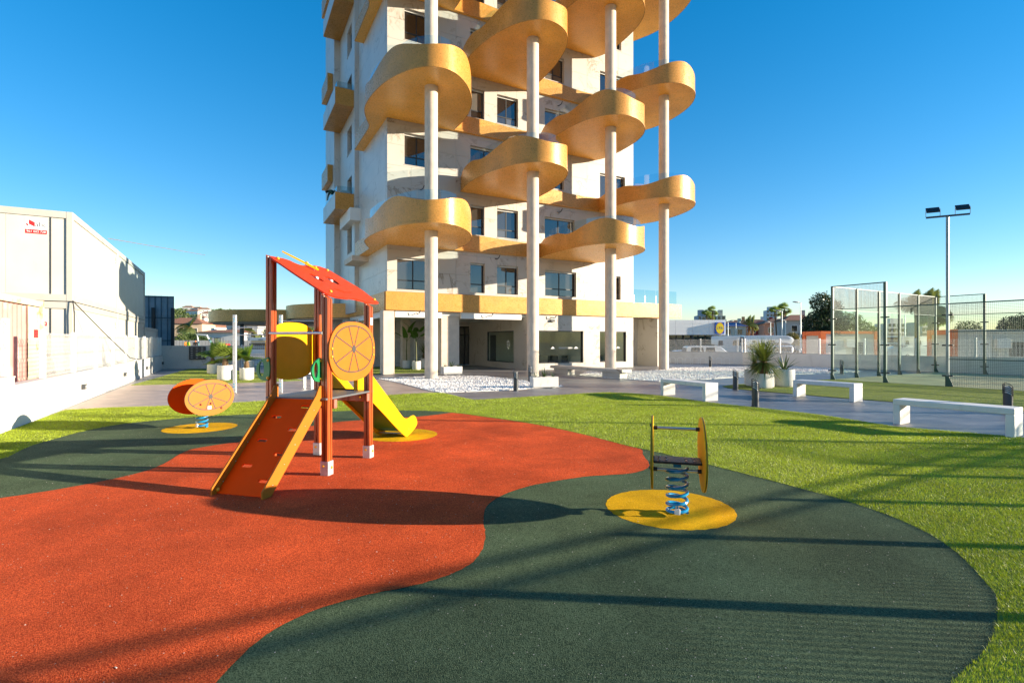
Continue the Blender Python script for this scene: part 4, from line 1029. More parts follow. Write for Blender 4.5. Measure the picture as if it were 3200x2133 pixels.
def banana(c, z, s, label, n=5):
    t = plant('banana_plant', label, c, z, 'plant')
    MB().tube([(0, 0, -.02), (.03, 0, .4 * s), (.0, .03, .85 * s)], [.035, .03, .018], 8).build('stem', mat('banana_stem', (.12, .13, .04), .6, var=.4, scale=12), t)
    m = MB()
    for k in range(n):
        az_ = k * 2.4 + .3; el = R(62 - 12 * (k % 3)); b0 = Vector((0, 0, (.62 + .06 * k) * s)); d = Vector((math.cos(az_) * math.cos(el), math.sin(az_) * math.cos(el), math.sin(el))); c0 = b0 + d * .22 * s
        m.tube([b0, c0], .008, 5); blade_leaf(m, c0, az_, el, .62 * s, .105 * s, 1.2, 8, .25)
    m.build('leaves', ML['banana'], t)
# left lawn
pot((-12.15, 21.97), .31, .635, 'tallest round white planter on the left lawn, with fan palm'); fanpalm((-12.15, 21.97), .58, 1.28, 'bushy fan palm in the planter beside the steel post')
pot((-11.3, 22.08), .28, .52, 'round white planter right of the steel post, with cycad'); cycad((-11.3, 22.08), .47, 1.15, 'cycad with stubby trunk right of the steel post')
pot((-15.06, 26.1), .26, .5, 'round white planter at the back of the left lawn'); cycad((-15.06, 26.1), .45, 1.25, 'shaded cycad in front of the letterbox panel')
pot((-13.7, 27.0), .24, .62, 'small white planter half hidden behind the fan palm')
# under the tower
pot((-6.41, 31.55), .25, .49, 'leftmost round white planter under the tower'); banana((-6.41, 31.55), .44, 1.75, 'tall thin banana plant in the leftmost planter under the tower', 4)
pot((-5.53, 30.0), .25, .5, 'front round white planter under the tower'); banana((-5.53, 30.0), .45, 1.7, 'broad-leaved banana plant in the front planter under the tower', 6)
pot((-5.3, 31.5), .26, .62, 'tall white planter half behind the left column'); dasyl((-5.3, 31.5), .5, 1.1, 'bushy narrow-leaved plant half behind the left column', 160)
# right group
pot((8.83, 18.2), .29, .52, 'squarish white planter holding the big spiky palm', 4.0, R(20)); dasyl((8.83, 18.2), .47, 1.25, 'big spiky desert spoon palm by the middle bench')
pot((8.9, 19.0), .30, .62, 'white planter hidden behind the big spiky palm', 4.0, R(20)); dasyl((8.9, 19.0), .57, .85, 'second spiky palm behind the big one', 200)
pot((9.84, 18.75), .35, .645, 'wide round white planter with agave by the court'); agave((9.84, 18.75), .59, .78, 'dark green agave in the wide planter by the court', 15)
# trough planters
def trough(c, rz, L_, label):
    t = thing('trough_planter', label, 'planter', c, rz, 'white trough planters')
    m = MB(); w, h, k = .42, .40, .035
    m.bbox(0, 0, .04, L_, w, h - .045, .01)
    m.box(0, 0, h - .045, L_, k, h).box(0, w - k, h - .045, L_, w, h).box(0, k, h - .045, k, w - k, h).box(L_ - k, k, h - .045, L_, w - k, h)
    m.build('box', M_cwhite, t)
    for x in (.08, L_ - .2): MB().box(x, .06, 0, x + .1, w - .06, .04).build('foot', M_cwhite, t)
    MB().box(k, k, h - .044, L_ - k, w - k, h - .02).build('soil', M_soil, t); return t
trough((-3.32, 25.2), R(28.4), .98, 'white trough planter left of the entrance')
trough((.737, 18.0), R(15), .93, 'white trough planter in front of the second column')
for (c, rz, L_, a) in (((-3.32, 25.2), R(28.4), .98, 'near the entrance'), ((.737, 18.0), R(15), .93, 'in front of the second column')):
    for i, (fx, s, nm, n) in enumerate(((.15, .3, 'left small plant in the trough ', 8), (.5, .40, 'middle agave in the trough ', 18), (.85, .3, 'right small plant in the trough ', 8))):
        p = (c[0] + math.cos(rz) * fx * L_ - math.sin(rz) * .2, c[1] + math.sin(rz) * fx * L_ + math.cos(rz) * .2)
        agave(p, .38, s, nm + a, n)
# long marble bench by the tower
t = thing('marble_bench', 'long marble slab bench on blocks in front of the shop', 'bench', (1.95, 26.55), math.atan2(-.83, .56))
MB().bbox(0, 0, .28, 5.0, .62, .42, .01).build('seat', M_marble, t)
for x in (.2, 3.7): MB().bbox(x, .08, 0, x + 1.1, .54, .2795, .008).build('block', M_marble, t)
# ------------------------------------------------------------------ galvanised exercise bars
t = thing('pull_up_bars', 'galvanised pull-up frame with two bars behind the play tower', 'exercise frame', (-8.85, 16.55), math.atan2(.1, 1.42))
for x in (0, 1.43, 2.86):
    p = MB().bbox(x - .055, -.03, 0, x + .055, .03, 2.49, .006).build('post', M_galv, t)
    for z in (2.36, 2.28, .28, .2): bolt(p, (x - .015, -.03, z), .02, mat('blue_cap', (.02, .3, .5), .3))
for x0, zz in ((0, (2.08, 1.85)), (1.43, (2.3,))):
    for z in zz: MB().tube([(x0 + .05, 0, z), (x0 + 1.38, 0, z)], .017, 8).build('bar', M_steel, t)
t = thing('parallel_bars', 'low galvanised parallel bars seen through the play tower', 'exercise frame', (-6.95, 18.0), R(50))
for x in (0, 1.2):
    for y in (0, .5): MB().bbox(x - .04, y - .03, 0, x + .04, y + .03, .5, .005).build('post', M_galv, t)
for y in (0, .5): MB().tube([(-.15, y, .525), (1.35, y, .525)], .025, 8).build('bar', M_galv, t)
# ------------------------------------------------------------------ boundary walls and mesh fences
WD = Vector((-.4756, .8796)); WA = Vector((-9.06, 9.18)); WRZ = math.atan2(WD.y, WD.x)
def wire_panel(x0, x1, z0, z1, name, m, parent, sp=.05, hs=None, w=.0034, folds=True):
    mb = MB(); hs = hs or [z0 + .03 + i * .1 for i in range(int((z1 - z0) / .1))]
    fz = [z0 + .05, z0 + (z1 - z0) * .5, z1 - .06]
    prof = []
    z = z0
    while z < z1 - .001:
        dy = 0
        prof.append((z, 0)); z += .05
    for i in range(int((x1 - x0) / sp) + 1):
        x = x0 + i * sp
        if folds:
            pts = [(z0, 0)]
            for f_ in fz: pts += [(f_ - .04, 0), (f_, -.035), (f_ + .04, 0)]
            pts.append((z1, 0))
        else: pts = [(z0, 0), (z1, 0)]
        for (za, ya), (zb, yb) in zip(pts, pts[1:]):
            mb.quad((x - w, ya - w, za), (x + w, ya - w, za), (x + w, yb - w, zb), (x - w, yb - w, zb))
            mb.quad((x + w, ya + w, za), (x - w, ya + w, za), (x - w, yb + w, zb), (x + w, yb + w, zb))
            mb.quad((x + w, ya - w, za), (x + w, ya + w, za), (x + w, yb + w, zb), (x + w, yb - w, zb))
    for z in hs:
        mb.box(x0, w, z - w, x1, w * 3, z + w)
    return mb.build(name, m, parent)
def wall_fence(A, rz, L_, h, z_f, label_w, label_f, post0=0.0, sp=2.55, zg=-.6, th=.22, side=1):
    w = thing('boundary_wall', label_w, 'wall', (A[0], A[1], 0), rz)
    MB().box(0, 0, zg, L_, th, h).build('wall', M_white, w)
    MB().box(0, -.015, h, L_, th + .015, h + .03).build('coping', mat('wall_coping', (.58, .57, .55), .8, var=.06), w)
    f = thing('mesh_fence', label_f, 'fence', (A[0], A[1], h + .03), rz)
    xs = []; x = post0
    while x < L_ - .05: xs.append(x); x += sp
    xs.append(L_ - .06)
    for x in xs: MB().bbox(x - .045, th / 2 - .05, 0, x + .045, th / 2 + .05, z_f - h + .02, .008).build('post', M_fence, f)
    for a, b in zip(xs, xs[1:]):
        if b - a > .3:
            p = wire_panel(a + .05, b - .05, .02, z_f - h - .03, 'mesh_panel', M_fence, f); p.location.y = th / 2
    return w, f
# left boundary: near section is a little higher than the long one (wall body lies outside the plot line)
s0 = .68
Aw = WA + WD * s0
wall_fence(Aw, WRZ, 23.9, .79, 1.83, 'long low white wall along the left boundary', 'white wire mesh fence on the long left wall', 2.1)
An = WA + WD * -8.5
wall_fence(An, WRZ, 8.5 + s0 - .005, .96, 2.02, 'slightly higher white wall section at the left edge', 'white wire mesh fence on the higher left wall section', .3, 2.72)
def on_left(s, z, d=-.001):
    p = WA + WD * s; n_ = Vector((WD.y, -WD.x)); return (p.x + n_.x * -d, p.y + n_.y * -d, z)
for i, (zx, zy) in enumerate(((672, 543), (1012, 442), (1193, 390), (1325, 350), (1422, 345), (1493, 323))):
    sx, sy = zx / 2.614, 1000 + zy / 2.614; k = (sx - 1600) / FPX
    s = (WA.x - k * WA.y) / (k * WD.y - WD.x); Yw = WA.y + WD.y * s; z = HC + (HZ - sy) / FPX * Yw
    t = thing('wall_light', ['square dark wall light nearest on the left wall', 'dark wall light in the ladder-like shadow on the left wall', 'third dark wall light along the left wall', 'fourth dark wall light along the left wall', 'fifth dark wall light along the left wall', 'farthest dark wall light on the left wall'][i], 'wall light', on_left(s, z, 0), WRZ, 'wall lights on the left wall')
    MB().bbox(-.13, -.09, -.07, .13, -.001, .07, .008).build('housing', M_dark, t); MB().box(-.09, -.094, -.04, .09, -.0905, .04).build('lens', mat('lamp_lens', (.5, .5, .48), .3), t)
s = 5.35 + 1.75
t = thing('utility_box', 'white utility box on the left wall', 'utility box', on_left(7.0, .28, 0), WRZ); MB().bbox(-.16, -.08, -.13, .16, -.001, .13, .01).build('case', M_cwhite, t); MB().box(-.13, -.084, -.1, .13, -.0805, .1).build('door', M_cwhite, t)
# back wall with letterboxes and bar gate
BW = WA + WD * 24.6; BRZ = R(24)
t = thing('back_wall', 'shaded grey marble wall at the end of the left lawn', 'wall', (BW.x, BW.y, 0), BRZ)
MB().box(-.2, 0, -.6, 4.1, .22, 1.39).build('wall', M_marbleg, t)
lb = thing('letterbox_panel', 'black letterbox panel on the grey marble wall', 'letterboxes', (BW.x + math.cos(BRZ) * 1.35, BW.y + math.sin(BRZ) * 1.35, .55), BRZ)
MB().box(0, -.1, 0, .86, -.002, .78).build('case', M_black, lb)
for i in range(3):
    for j in range(7): MB().box(.05 + i * .27, -.112, .04 + j * .105, .29 + i * .27, -.1005, .125 + j * .105).build('letterbox', M_dark, lb); 
for i in range(3):
    for j in range(7): MB().box(.09 + i * .27, -.116, .085 + j * .105, .19 + i * .27, -.1125, .105 + j * .105).build('name_plate', M_cwhite, lb)
gt = thing('bar_gate', 'white vertical-bar gate left of the play tower', 'gate', (BW.x + math.cos(BRZ) * 4.2, BW.y + math.sin(BRZ) * 4.2, 0), BRZ)
for i in range(17): MB().box(.06 + i * .115, .09, .1, .10 + i * .115, .12, 1.42).build('bar', M_fence, gt)
for z in (.12, .75, 1.25): MB().box(0, .12, z, 2.0, .15, z + .05).build('rail', M_fence, gt)
for x in (-.06, 2.0): MB().box(x, .07, -.3, x + .06, .15, 1.45).build('post', M_fence, gt)
# right boundary wall
RA = Vector((16.6, 37.3)); RE = Vector((30.5, 16.8)); RRZ = math.atan2(RE.y - RA.y, RE.x - RA.x)
wall_fence((RA.x, RA.y), RRZ, (RE - RA).length, .82, 1.78, 'low white wall behind the gravel bed on the right', 'white wire mesh fence on the right boundary wall', .1, 2.55, th=.2)
t = thing('meter_box', 'small grey meter box on the right boundary wall', 'utility box', (16.6 + .08 + math.cos(RRZ) * 2.3, 37.3 + math.sin(RRZ) * 2.3 - .12, .4), RRZ); MB().bbox(-.3, -.12, -.14, .3, -.04, .16, .01).build('case', M_cwhite, t)
t2 = wall_fence((9.5, 41.2), math.atan2(RA.y - 41.2, RA.x - 9.5) , math.hypot(RA.x - 9.5, RA.y - 41.2), .85, 1.8, 'low white wall behind the bicycle racks', 'white wire mesh fence behind the bicycle racks', .1)
for i in range(9):
    t = thing('bicycle_rack', ['first', 'second', 'third', 'fourth', 'fifth', 'sixth', 'seventh', 'eighth', 'ninth'][i] + ' from the left of the white bicycle hoops by the back wall', 'bicycle rack', (11.2 + i * .5, 38.6 - i * .18, 0), R(-20), 'bicycle hoops by the back wall')
    MB().tube([(0, 0, 0), (0, 0, .35), (.08, 0, .45), (.3, 0, .45), (.38, 0, .35), (.38, 0, 0)], .02, 6).build('hoop', M_fence, t)

# ------------------------------------------------------------------ padel court
KX, KY = 13.72, 22.2; KRZ = R(-59.2)
M_cg = mat('court_green', (.015, .075, .055), .4, var=.1)
M_mesh = mat('mesh_green', (.02, .06, .05), .5, var=.1)
pc_ = thing('padel_court', 'glass and green mesh padel court cage at right', 'court', (KX, KY, 0), KRZ)
MB().box(0, 0, .004, 20, 10, .024).build('court_floor', mat('court_turf', (.44, .43, .22), .95, var=.2, scale=1.2, bump=.3, bscale=80), pc_)
def cpost(x, y, h, along='y', s=.05):
    p = MB().bbox(x - s, y - s, 0, x + s, y + s, h, .006).build('post', M_cg, pc_)
    MB().plate([(-.05, 0), (.16, 0), (.05, .28), (-.05, .28)], [], .012, Matrix.Translation((x, y - .006 - s * (y < 5) , .0)) @ XZ).build('post_foot', M_cg, p)
    return p
def gpane(x0, y0, x1, y1, z0, z1):
    dx, dy = x1 - x0, y1 - y0; l = math.hypot(dx, dy); nx, ny = -dy / l * .005, dx / l * .005
    mb = MB(); P = [(x0 + nx, y0 + ny), (x0 - nx, y0 - ny), (x1 - nx, y1 - ny), (x1 + nx, y1 + ny)]; mb.prism(P, z0, z1)
    return mb.build('glass_panel', M_court, pc_)
def cmesh(x0, y0, x1, y1, z0, z1, sp=.05, w=.0028):
    dx, dy = x1 - x0, y1 - y0; l = math.hypot(dx, dy); mb = MB(); mb.m = Matrix.Translation((x0, y0, 0)) @ Matrix.Rotation(math.atan2(dy, dx), 4, 'Z')
    for i in range(1, int(l / sp)): mb.box(i * sp - w, -w, z0, i * sp + w, w, z1)
    for j in range(1, int((z1 - z0) / sp)): mb.box(.02, -w, z0 + j * sp - w, l - .02, w, z0 + j * sp + w)
    return mb.build('mesh_panel', M_mesh, pc_)
def crail(x0, y0, x1, y1, z, t=.02):
    dx, dy = x1 - x0, y1 - y0; l = math.hypot(dx, dy); mb = MB(); mb.m = Matrix.Translation((x0, y0, z)) @ Matrix.Rotation(math.atan2(dy, dx), 4, 'Z')
    return mb.box(.05, -t, -t, l - .05, t, t).build('rail', M_cg, pc_)
for x in (0, 20):
    for i in range(6): cpost(x, 2 * i, 4.0, s=.045)
    for i in range(5):
        a, b = 2 * i, 2 * i + 2
        gpane(x, a + .06, x, b - .06, .03, 2.98); cmesh(x, a + .04, x, b - .04, 3.0, 3.98)
        crail(x, a, x, b, 3.98); crail(x, a, x, b, 3.0, .014)
for y in (0, 10):
    for x in (2, 18): cpost(x, y, 4.0)
    for x in (7, 10, 13): cpost(x, y, 3.0, s=.035)
    for a, b in ((0, 2), (18, 20)):
        gpane(a + .06, y, b - .06, y, .03, 2.98); cmesh(a + .04, y, b - .04, y, 3.0, 3.98); crail(a, y, b, y, 3.98); crail(a, y, b, y, 3.0, .014)
    for a, b in ((2, 4), (16, 18)): gpane(a + .06, y, b - .06, y, .03, 2.98); crail(a, y, b, y, 3.0)
    for a, b in ((4, 7), (7, 10), (10, 13), (13, 16)):
        cmesh(a + .04, y, b - .04, y, .03, 2.98)
        for z in (1.0, 2.0, 3.0): crail(a, y, b, y, z, .014 if z < 3 else .02)
    for x in (0, 2, 4, 18, 20):
        for z in (.4, 1.5, 2.6):
            MB().box(x - .16, y - .03, z - .025, x + .16, y + .03, z + .025).build('glass_clamp', M_black, pc_)
def lightpole(x, y, label):
    c, s_ = math.cos(KRZ), math.sin(KRZ)
    t = thing('floodlight_pole', label, 'light pole', (KX + x * c - y * s_, KY + x * s_ + y * c, 0), KRZ)
    MB().bbox(-.042, -.042, 0, .042, .042, 6.15, .006).build('pole', mat('pole_green_grey', (.20, .25, .25), .35, metal=.4), t)
    MB().plate([(-.05, 0), (.2, 0), (.05, .4), (-.05, .4)], [], .012, Matrix.Translation((0, -.056, 0)) @ XZ).build('foot_gusset', M_cg, t)
    mb = MB(); mb.m = Matrix.Translation((0, 0, 6.18)) @ Matrix.Rotation(R(30), 4, 'Z'); mb.box(-.62, -.03, -.03, .62, .03, .03); mb.build('crossbar', M_dark, t)
    for s in (-1, 1):
        mm = Matrix.Translation((0, 0, 6.18)) @ Matrix.Rotation(R(30), 4, 'Z') @ Matrix.Translation((.42 * s, 0, .26)) @ Matrix.Rotation(R(42), 4, 'X')
        fl = MB(); fl.m = mm; fl.bbox(-.2, -.15, -.025, .2, .15, .025, .01); fl = fl.build('floodlight', M_black, t)
        br = MB(); br.m = Matrix.Translation((0, 0, 6.2)) @ Matrix.Rotation(R(30), 4, 'Z'); br.box(.42 * s - .215, -.02, 0, .42 * s - .2, .02, .26).box(.42 * s + .2, -.02, 0, .42 * s + .215, .02, .26); br.build('bracket', M_steel, fl)
lightpole(4, 0, 'tall floodlight pole with two lamps at the court')
lightpole(16, 0, 'floodlight pole at the near end of the court')
# railings along the front boundary, right of the view, whose bars shade the lawn
FA, FB = Vector((4.6, .62)), Vector((18.3, 8.25)); FL = (FB - FA).length
rf = thing('railing', 'white bar railing along the front boundary', 'railing', (FA.x, FA.y, 0), math.atan2(FB.y - FA.y, FB.x - FA.x))
k = 0
while k * 2.0 < FL: MB().bbox(k * 2.0 - .04, -.04, 0, k * 2.0 + .04, .04, 1.86, .006).build('post', M_fence, rf); k += 1
MB().box(0, -.02, 1.70, FL, .02, 1.735).build('top_rail', M_fence, rf); MB().box(0, -.02, 1.83, FL, .02, 1.865).build('top_rail', M_fence, rf); MB().box(0, -.02, .1, FL, .02, .15).build('bottom_rail', M_fence, rf)
bars = [MB().box(-.008, -.008, .15, .008, .008, 1.70).build('bar', M_fence, rf)]
for i in range(1, int(FL / .1)):
    c = bars[0].copy(); COL.objects.link(c); c.location.x = i * .1
# ------------------------------------------------------------------ left plot: cabins, sea container, hoarding
struct(MB().prism([(-10.3, 8.6), (-30, 8), (-70, 84), (-24, 84), (-22.0, 31.5)], -.6, .08).build('dirt_plot', mat('plot_dirt', (.36, .29, .22), .95, var=.2, scale=.8, bump=.5, bscale=8)))
M_cab = mat('cabin_cream', (.55, .53, .475), .5, var=.05, scale=1.5, extra=ex_stain((.40, .33, .22), .70, .84))
M_cabf = mat('cabin_frame', (.46, .44, .39), .5, var=.05, scale=3)
CC = Vector((-13.13, 15.5)); CRZ = math.atan2(13.7, -7.53); cd = Vector((math.cos(CRZ), math.sin(CRZ)))
M_redp = mat('sticker_red', (.62, .02, .02), .5, var=.02); M_txt = mat('print_dark', (.05, .05, .06), .5, var=.02)
def cabin(off, L_, z0, label, sticker=True, h=2.66, wd=2.45):
    p = CC + cd * off; t = thing('site_cabin', label, 'site cabin', (p.x, p.y, z0), CRZ, 'stacked cream site cabins')
    # local x along the long side, y = left (away from plot)
    MB().box(.05, .05, .12, L_ - .05, wd - .05, h - .12).build('wall', M_cab, t)
    for x in (0, L_ - .16):
        for y in (0, wd - .16): MB().bbox(x, y, 0, x + .16, y + .16, h, .01).build('corner_post', M_cabf, t)
    for (z, k) in ((0, .2), (h - .2, .2)):
        MB().box(.16, .005, z + .003, L_ - .16, .12, z + k - .003).build('frame_rail', M_cabf, t); MB().box(.16, wd - .12, z + .003, L_ - .16, wd - .005, z + k - .003).build('frame_rail', M_cabf, t)
        MB().box(.005, .16, z + .003, .12, wd - .16, z + k - .003).build('frame_rail', M_cabf, t); MB().box(L_ - .12, .16, z + .003, L_ - .005, wd - .16, z + k - .003).build('frame_rail', M_cabf, t)
    MB().box(.1, .1, h - .1, L_ - .1, wd - .1, h - .02).build('roof', M_cabf, t)
    n = int(L_ / 1.2)
    for i in range(n):   # cladding panels on the long side
        a = .17 + i * (L_ - .34) / n; b = a + (L_ - .34) / n - .006; MB().box(a, .038, .2, b, .0495, h - .2).build('cladding_panel', M_cab, t)
    for a, b in ((.56, 1.5), (1.506, 2.28)): MB().box(.038, a, .2, .0495, b, h - .2).build('cladding_panel', M_cab, t)
    MB().box(.03, .505, .2, .0495, .535, h - .2).build('downpipe', M_dark, t)
    if sticker:
        s = MB().box(.034, .60, h - .72, .0375, 1.08, h - .27).build('sticker', M_sticker, t)
        MB().box(.031, .60, h - .72, .0335, 1.08, h - .60).build('sticker_band', M_redp, s)
        MB().plate([(0, 0), (.13, -.07), (.13, .06), (0, .13)], [], .003, Matrix.Translation((.0335, 1.0, h - .45)) @ Matrix.Rotation(R(-90), 4, 'Z') @ XZ).build('sticker_mark', M_redp, s)
        MB().plate([(0, 0), (.05, -.03), (.05, .02), (0, .05)], [], .003, Matrix.Translation((.0335, 1.06, h - .48)) @ Matrix.Rotation(R(-90), 4, 'Z') @ XZ).build('sticker_mark', M_redp, s)
        text_obj('abc', .19, M_txt, s, (.033, .735, h - .45), (R(90), 0, R(-90)), depth=.001)
        text_obj('961 662 728', .085, M_sticker, s, (.0305, .84, h - .66), (R(90), 0, R(-90)), depth=.001)
        text_obj('abc', .10, M_redp, t, (.003, 1.75, h - .1), (R(90), 0, R(-90)), depth=.001)
    ms = MB().plate([(0, 0), (.07, -.03), (.07, .1), (0, .13)], [], .003, Matrix.Translation((L_ - .45, .037, h - .5)) @ XZ).build('sticker_mark', M_redp, t)
    text_obj('abc', .09, M_redp, t, (L_ - .4, .036, h - .6), (R(90), 0, 0), depth=.001)
    return t
cabin(0, 7.35, 2.84, 'upper near cream site cabin with a phone number sticker')
cabin(7.38, 8.2, 2.84, 'upper far cream site cabin', False)
cabin(0, 7.35, .16, 'lower near cream site cabin behind the mesh fence', True)
cabin(7.38, 8.2, .16, 'lower far cream site cabin behind the mesh fence', False)
cabin(15.7, 6.0, .16, 'single low cream site cabin beyond the stack', False, h=2.3)
M_bronze0 = mat('weathered_pole', (.30, .25, .18), .8)
t = thing('cable_pole', 'thin pole slanting out from the cabin roof', 'pole', (CC.x + cd.x * 4.2 + .2, CC.y + cd.y * 4.2, 5.45))
MB().tube([(0, 0, 0), (2.9, 1.2, -.42)], [.013, .008], 6).build('pole', M_bronze0, t)
t = thing('cable', 'black cables hanging down the cabin corner', 'cable', (CC.x + .05, CC.y - .06, 2.85))
MB().tube([(0, 0, 0), (.06, -.02, -.4), (.04, 0, -2.6)], .015, 5).build('strand', M_black, t); MB().tube([(0, 0, 0), (-.2, 1.4, -.9), (-.65, 3.2, -1.8), (-1.0, 4.2, -1.9)], .015, 5).build('strand', M_black, t)
t = thing('black_tarp', 'black tarpaulin hanging by the cabin corner behind the fence', 'tarpaulin', (CC.x - .35, CC.y - 1.0, .08))
MB().plate(smoothloop([(0, 0), (.9, 0), (.75, .7), (.55, 1.3), (.5, 1.75), (.35, 1.9), (.1, 1.5), (-.1, .9)], 2), [], .06, XZ).build('sheet', mat('tarp', (.04, .042, .046), .6, var=.3, scale=5, bump=.6, bscale=6), t)
# old sea container
sc_ = thing('sea_container', 'faded pink corrugated sea container at the left edge', 'container', (-13.78, 12.05, .08), math.atan2(-.8796, .4756))
m = MB(); L_ = 6.0; pr = []
x = 0
while x < L_: pr += [(x, 0), (x + .1, 0), (x + .14, .045), (x + .24, .045)]; x += .28
for a, b in zip(pr, pr[1:]):
    m.quad((a[0], a[1] + .02, .15), (b[0], b[1] + .02, .15), (b[0], b[1] + .02, 2.4), (a[0], a[1] + .02, 2.4))
# sea container local: x towards camera, outer long face at y=+2.2 side facing the plot
m = MB()
for a, b in zip(pr, pr[1:]): m.quad((b[0], 2.16 - b[1] * -1 - .02 - .045, .15), (a[0], 2.16 + a[1] - .065, .15), (a[0], 2.16 + a[1] - .065, 2.4), (b[0], 2.16 + b[1] - .065, 2.4))
m.box(.05, .05, .12, L_, 2.05, 2.42); m.build('corrugated_wall', mat('faded_red_paint', (.47, .25, .22), .7, var=.1, scale=2, extra=ex_stain((.58, .48, .42), .52, .72, (.8, .8, .8))), sc_)
M_rust = mat('cream_rust', (.66, .58, .42), .7, var=.1, scale=2, extra=ex_stain((.40, .17, .05), .58, .7, (1, 1, 1)))
MB().box(0, 2.04, .0, L_, 2.2, .14).build('bottom_rail', M_rust, sc_); MB().box(0, 2.04, 2.42, L_, 2.2, 2.56).build('top_rail', M_rust, sc_)
MB().box(-.02, 2.02, .0, .14, 2.22, 2.58).build('corner_post', M_rust, sc_); MB().box(.0, 0, .0, .1, 2.02, 2.58).build('end_wall', M_rust, sc_)
MB().box(.16, 2.165, .15, 1.0, 2.178, 2.4).build('cream_patch_panel', M_rust, sc_)
MB().box(.3, 2.1785, 1.65, .62, 2.181, 1.85).build('sticker', M_redp, sc_)
# hoarding seen from behind
hb = thing('hoarding', 'back of a large blue-grey hoarding with black posts beyond the cabins', 'hoarding', (ax(425, 36), 36, 0), R(24))
PW, ht = .37, 4.85
for i in range(6):
    for j, (z0, z1) in enumerate(((.1, 1.7), (1.72, 3.3), (3.32, ht - .0))):
        MB().box(i * PW + .003, 0, z0, i * PW + PW - .003, .03, z1).build('panel', mat('hoarding_panel', (.22, .27, .31), .6, var=.15, scale=2), hb)
for i in range(7): MB().box(i * PW - .025, -.05, .1, i * PW + .025, -.001, ht).build('frame_bar', mat('hoarding_frame', (.05, .09, .12), .5), hb)
for z in (.15, 1.71, 3.31, ht - .06): MB().box(.03, -.08, z - .03, 6 * PW - .03, -.0505, z + .03).build('frame_rail', mat('hoarding_frame', (.05, .09, .12), .5), hb)
for x in (1.05, 2.2): MB().bbox(x - .1, -.35, -.3, x + .1, -.12, 4.0, .01).build('support_post', M_black, hb)
# ------------------------------------------------------------------ entrance canopies
M_bronze = mat('bronze_mosaic', (.50, .25, .065), .45, metal=.35, var=.1, scale=2, extra=ex_mosaic)
for (cx, cy, r, lab, mt, pil) in ((-20.0, 46.0, 6.0, 'far round canopy with a dark bronze edge', M_bronze, ((-2.4, -3.0), (2.5, -2), (0, 3))), (-11.6, 38.6, 4.8, 'near round gold canopy touching the tower', mat('canopy_gold_lifted', (.66, .31, .06), .4, metal=.1, extra=ex_mosaic), ((1.0, -3.2), (-1.8, 2.5), (2.6, 1.5)))):  # near canopy takes a brighter gold copy, its shade offset in the colour
    t = thing('entrance_canopy', lab, 'canopy', (cx, cy, 0), 0, 'round canopies left of the tower')
    pts = [(math.cos(k * math.pi / 36) * r, math.sin(k * math.pi / 36) * r) for k in range(72)]
    m = MB(); n = 72
    for z0, z1 in ((3.2, 4.12),):
        A = [m.V((*p, z0)) for p in pts]; B = [m.V((*p, z1)) for p in pts]
        for k in range(n): m.F([A[k], A[(k + 1) % n], B[(k + 1) % n], B[k]])
    m.build('edge_band', mt, t, smooth=True)
    MB().lathe([(r - .35, 3.08), (r - .3, 3.2), (r - .001, 3.2)], 72).build('soffit', M_conc, t)
    MB().lathe([(r - .001, 4.1), (.1, 4.15)], 72).build('roof', M_conc, t)
    for (x, y) in pil: MB().lathe([(.17, 0), (.17, 3.1)], 18, x, y).build('pillar', mat('grey_pillar', (.20, .195, .19), .7, bump=.2), t, smooth='auto')
# ------------------------------------------------------------------ people
def figure(name, label, base, rz, joints, radii, edges, mats, matfn, parent_cat='person', extra=None):
    me = bpy.data.meshes.new('body'); names = list(joints); me.from_pydata([joints[k] for k in names], [(names.index(a), names.index(b)) for a, b in edges], [])
    ob = bpy.data.objects.new('tmp', me); COL.objects.link(ob)
    md = ob.modifiers.new('s', 'SKIN'); 
    sv = me.skin_vertices[0].data
    for i, k in enumerate(names): sv[i].radius = (radii[k], radii[k]); sv[i].use_root = (k == 'pelvis')
    ss = ob.modifiers.new('d', 'SUBSURF'); ss.levels = 2; ss.render_levels = 2
    bpy.context.view_layer.update()
    m2 = bpy.data.meshes.new_from_object(ob.evaluated_get(bpy.context.evaluated_depsgraph_get())); bpy.data.objects.remove(ob)
    m2.materials.clear()
    for q in mats: m2.materials.append(q)
    for p in m2.polygons: p.material_index = matfn(p.center); p.use_smooth = True
    t = thing(name, label, 'person', base, rz)
    b = bpy.data.objects.new('body', m2); COL.objects.link(b); b.parent = t
    return t
M_skin = mat('skin', (.42, .24, .17), .6); M_dgreen = mat('green_jacket', (.012, .06, .045), .8); M_hair = mat('dark_hair', (.012, .01, .009), .7)
M_jean = mat('blue_trousers', (.03, .045, .10), .85); M_hiv = mat('hi_vis_yellow', (.55, .72, .03), .7); M_hio = mat('hi_vis_orange', (.75, .18, .02), .7)
EDG = [('pelvis', 'waist'), ('waist', 'chest'), ('chest', 'neck'), ('neck', 'head0'), ('head0', 'head1'), ('chest', 'shl'), ('shl', 'ell'), ('ell', 'wrl'), ('wrl', 'hal'), ('chest', 'shr'), ('shr', 'elr'), ('elr', 'wrr'), ('wrr', 'har'),
       ('pelvis', 'hil'), ('hil', 'knl'), ('knl', 'anl'), ('anl', 'tol'), ('pelvis', 'hir'), ('hir', 'knr'), ('knr', 'anr'), ('anr', 'tor')]
RAD = dict(pelvis=.14, waist=.13, chest=.15, neck=.06, head0=.085, head1=.095, shl=.075, ell=.05, wrl=.035, hal=.04, shr=.075, elr=.05, wrr=.035, har=.04, hil=.09, knl=.062, anl=.045, tol=.04, hir=.09, knr=.062, anr=.045, tor=.04)
